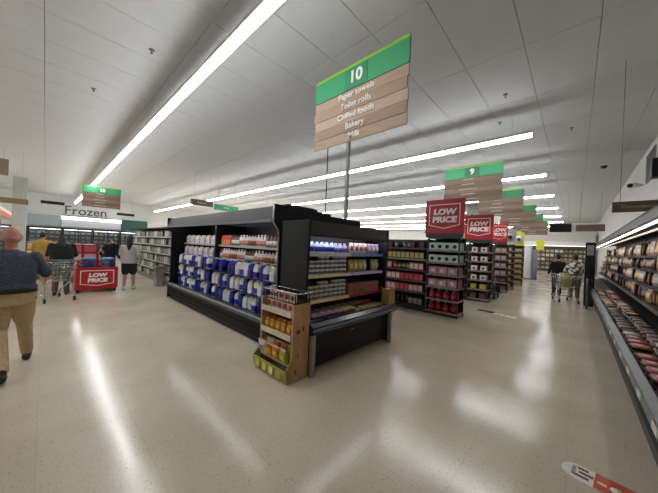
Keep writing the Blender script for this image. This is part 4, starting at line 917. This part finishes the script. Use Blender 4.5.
def std(**k):
    J = {'head': (0, .02, 1.60), 'el_l': (-.27, -.03, 1.1), 'wr_l': (-.27, .12, .9), 'el_r': (.27, -.03, 1.1), 'wr_r': (.27, .12, .9), 'kn_l': (-.1, .03, .49), 'an_l': (-.11, -.02, .085), 'kn_r': (.1, .05, .49), 'an_r': (.11, .1, .085)}
    J.update(k); 
    for s in 'lr':
        a_ = J['an_'+s]; J.setdefault('toe_'+s, (a_[0]*1.2, a_[1]+.15, .035))
    return J
push = dict(el_l=(-.28, .05, 1.1), wr_l=(-.23, .30, 1.06), el_r=(.28, .05, 1.1), wr_r=(.23, .30, 1.06))
person((-10.3, .33, 0), math.radians(80), 'shopper in a bulky black jacket standing behind a trolley', std(lean=.05, head=(0, .05, 1.50), **push), '#8a6a58',
       {'top': '#0b0b0c', 'top_z': .85, 'leg': '#4a4846', 'shoe': '#161616', 'hair': '#0a0a0a', 'hair_style': 'long', 'top_name': 'jacket'}, .016, 1.4)
person((-14.0, -.05, 0), math.radians(60), 'dark haired shopper in a yellow coat beyond the trolley', std(), '#a07a62', {'top': '#a8823c', 'top_z': .75, 'leg': '#2a2c34', 'shoe': '#222222', 'hair': '#14100e', 'top_name': 'coat'}, .018, 1.1)
person((-10.35, 1.85, 0), math.radians(70), 'woman with long dark hair in a light grey jumper and black shorts', std(head=(0, .02, 1.62), el_l=(-.25, .05, 1.12), wr_l=(-.15, .25, 1.15)), '#b58474', {'top': '#a9a49e', 'top_z': .84, 'leg': '#141416', 'leg_len': .5, 'shoe': '#cfcac4', 'hair': '#140f10', 'hair_style': 'long', 'top_name': 'jumper'}, .015, 1.1)
person((-11.9, 1.55, 0), math.radians(-60), 'shopper in dark clothes standing behind the low price bin', std(head=(0, .03, 1.45), lean=.2), '#a07a68', {'top': '#15161a', 'leg': '#202228', 'shoe': '#191919', 'hair': '#1a1412', 'top_name': 'jacket'}, .018, 1.05)
person((.0, 13.75, 0), math.radians(10), 'shopper in a patterned white and grey top beside the black cooler tower', std(**push), '#a8806c', {'top': '#a5a39e', 'top_m': check_mat(), 'top_z': .86, 'leg': '#6b6a68', 'shoe': '#d0ccc6', 'hair': '#17120f'}, .015, 1.1)
person((-.52, 14.5, 0), math.radians(20), 'shopper in black clothes beside the one in the patterned top', std(), '#9a7462', {'top': '#101113', 'top_z': .8, 'leg': '#1c1d20', 'shoe': '#1a1a1a', 'hair': '#0e0b0a', 'top_name': 'jacket'}, .016, 1.1)
t = thing('shopping_bag', 'pale yellow green bag sitting in the trolley basket by the cooler tower', 'bag', (-.25, 13.05, .53)); part(t, 'body', lambda b: b.rbox([(.16, .2, 0), (.19, .23, .25), (.17, .2, .5)], mat('#a8a064', .6), True)); part(t, 'handle', lambda b: b.tube([(-.08, 0, .48), (-.06, 0, .6), (.06, 0, .6), (.08, 0, .48)], .01, mat('#a8a064', .6), 5))

for x, y, z, hh, ww, lb in ((-2.86, 10.02, 2.935, .42, .4, 'second'), (-2.7, 13.27, 2.955, .3, .28, 'third')):
    t = thing('paper_poster', 'white paper poster standing on the low price header of the %s stand' % lb, 'poster', (x, y, z)); pbox(t, 'sheet', 0, ww, 0, .012, 0, hh, mat('#d9d9d4', .6)); pbox(t, 'clip', ww*.4, ww*.6, -.008, .02, 0, .03, GREYM)
    for k in range(3): pbox(t, 'printed_line', ww*.15, ww*.85, -.003, 0, hh*(.25+.22*k), hh*(.25+.22*k)+.025, mat('#b5b2aa', .6))
t = thing('stock_cart', 'low dark stock cart parked beside the white pack stand', 'cart', (-2.28, 11.3, 0)); pbox(t, 'deck', -.25, .25, -.4, .4, .17, .21, DARK)
part(t, 'push_handle', lambda b: b.tube([(-.22, -.38, .2), (-.22, -.42, .85), (.22, -.42, .85), (.22, -.38, .2)], .014, GREYM, 6)); pbox(t, 'toe_board', -.25, .25, .38, .4, .21, .42, DARK)
for x in (-.2, .2):
    for y in (-.3, .3): part(t, 'wheel', lambda b: b.lathe([(.075, -.02), (.085, -.012), (.085, .012), (.075, .02)], BLACK, 12), (x, y, .085), (0, math.pi/2, 0))
for k in range(2): dkx.put((-2.28, 11.12+k*.3, .21), 'dark brown pack lying on the low stock cart', 'box', 'packs on the stock cart', (0, 0, .1))
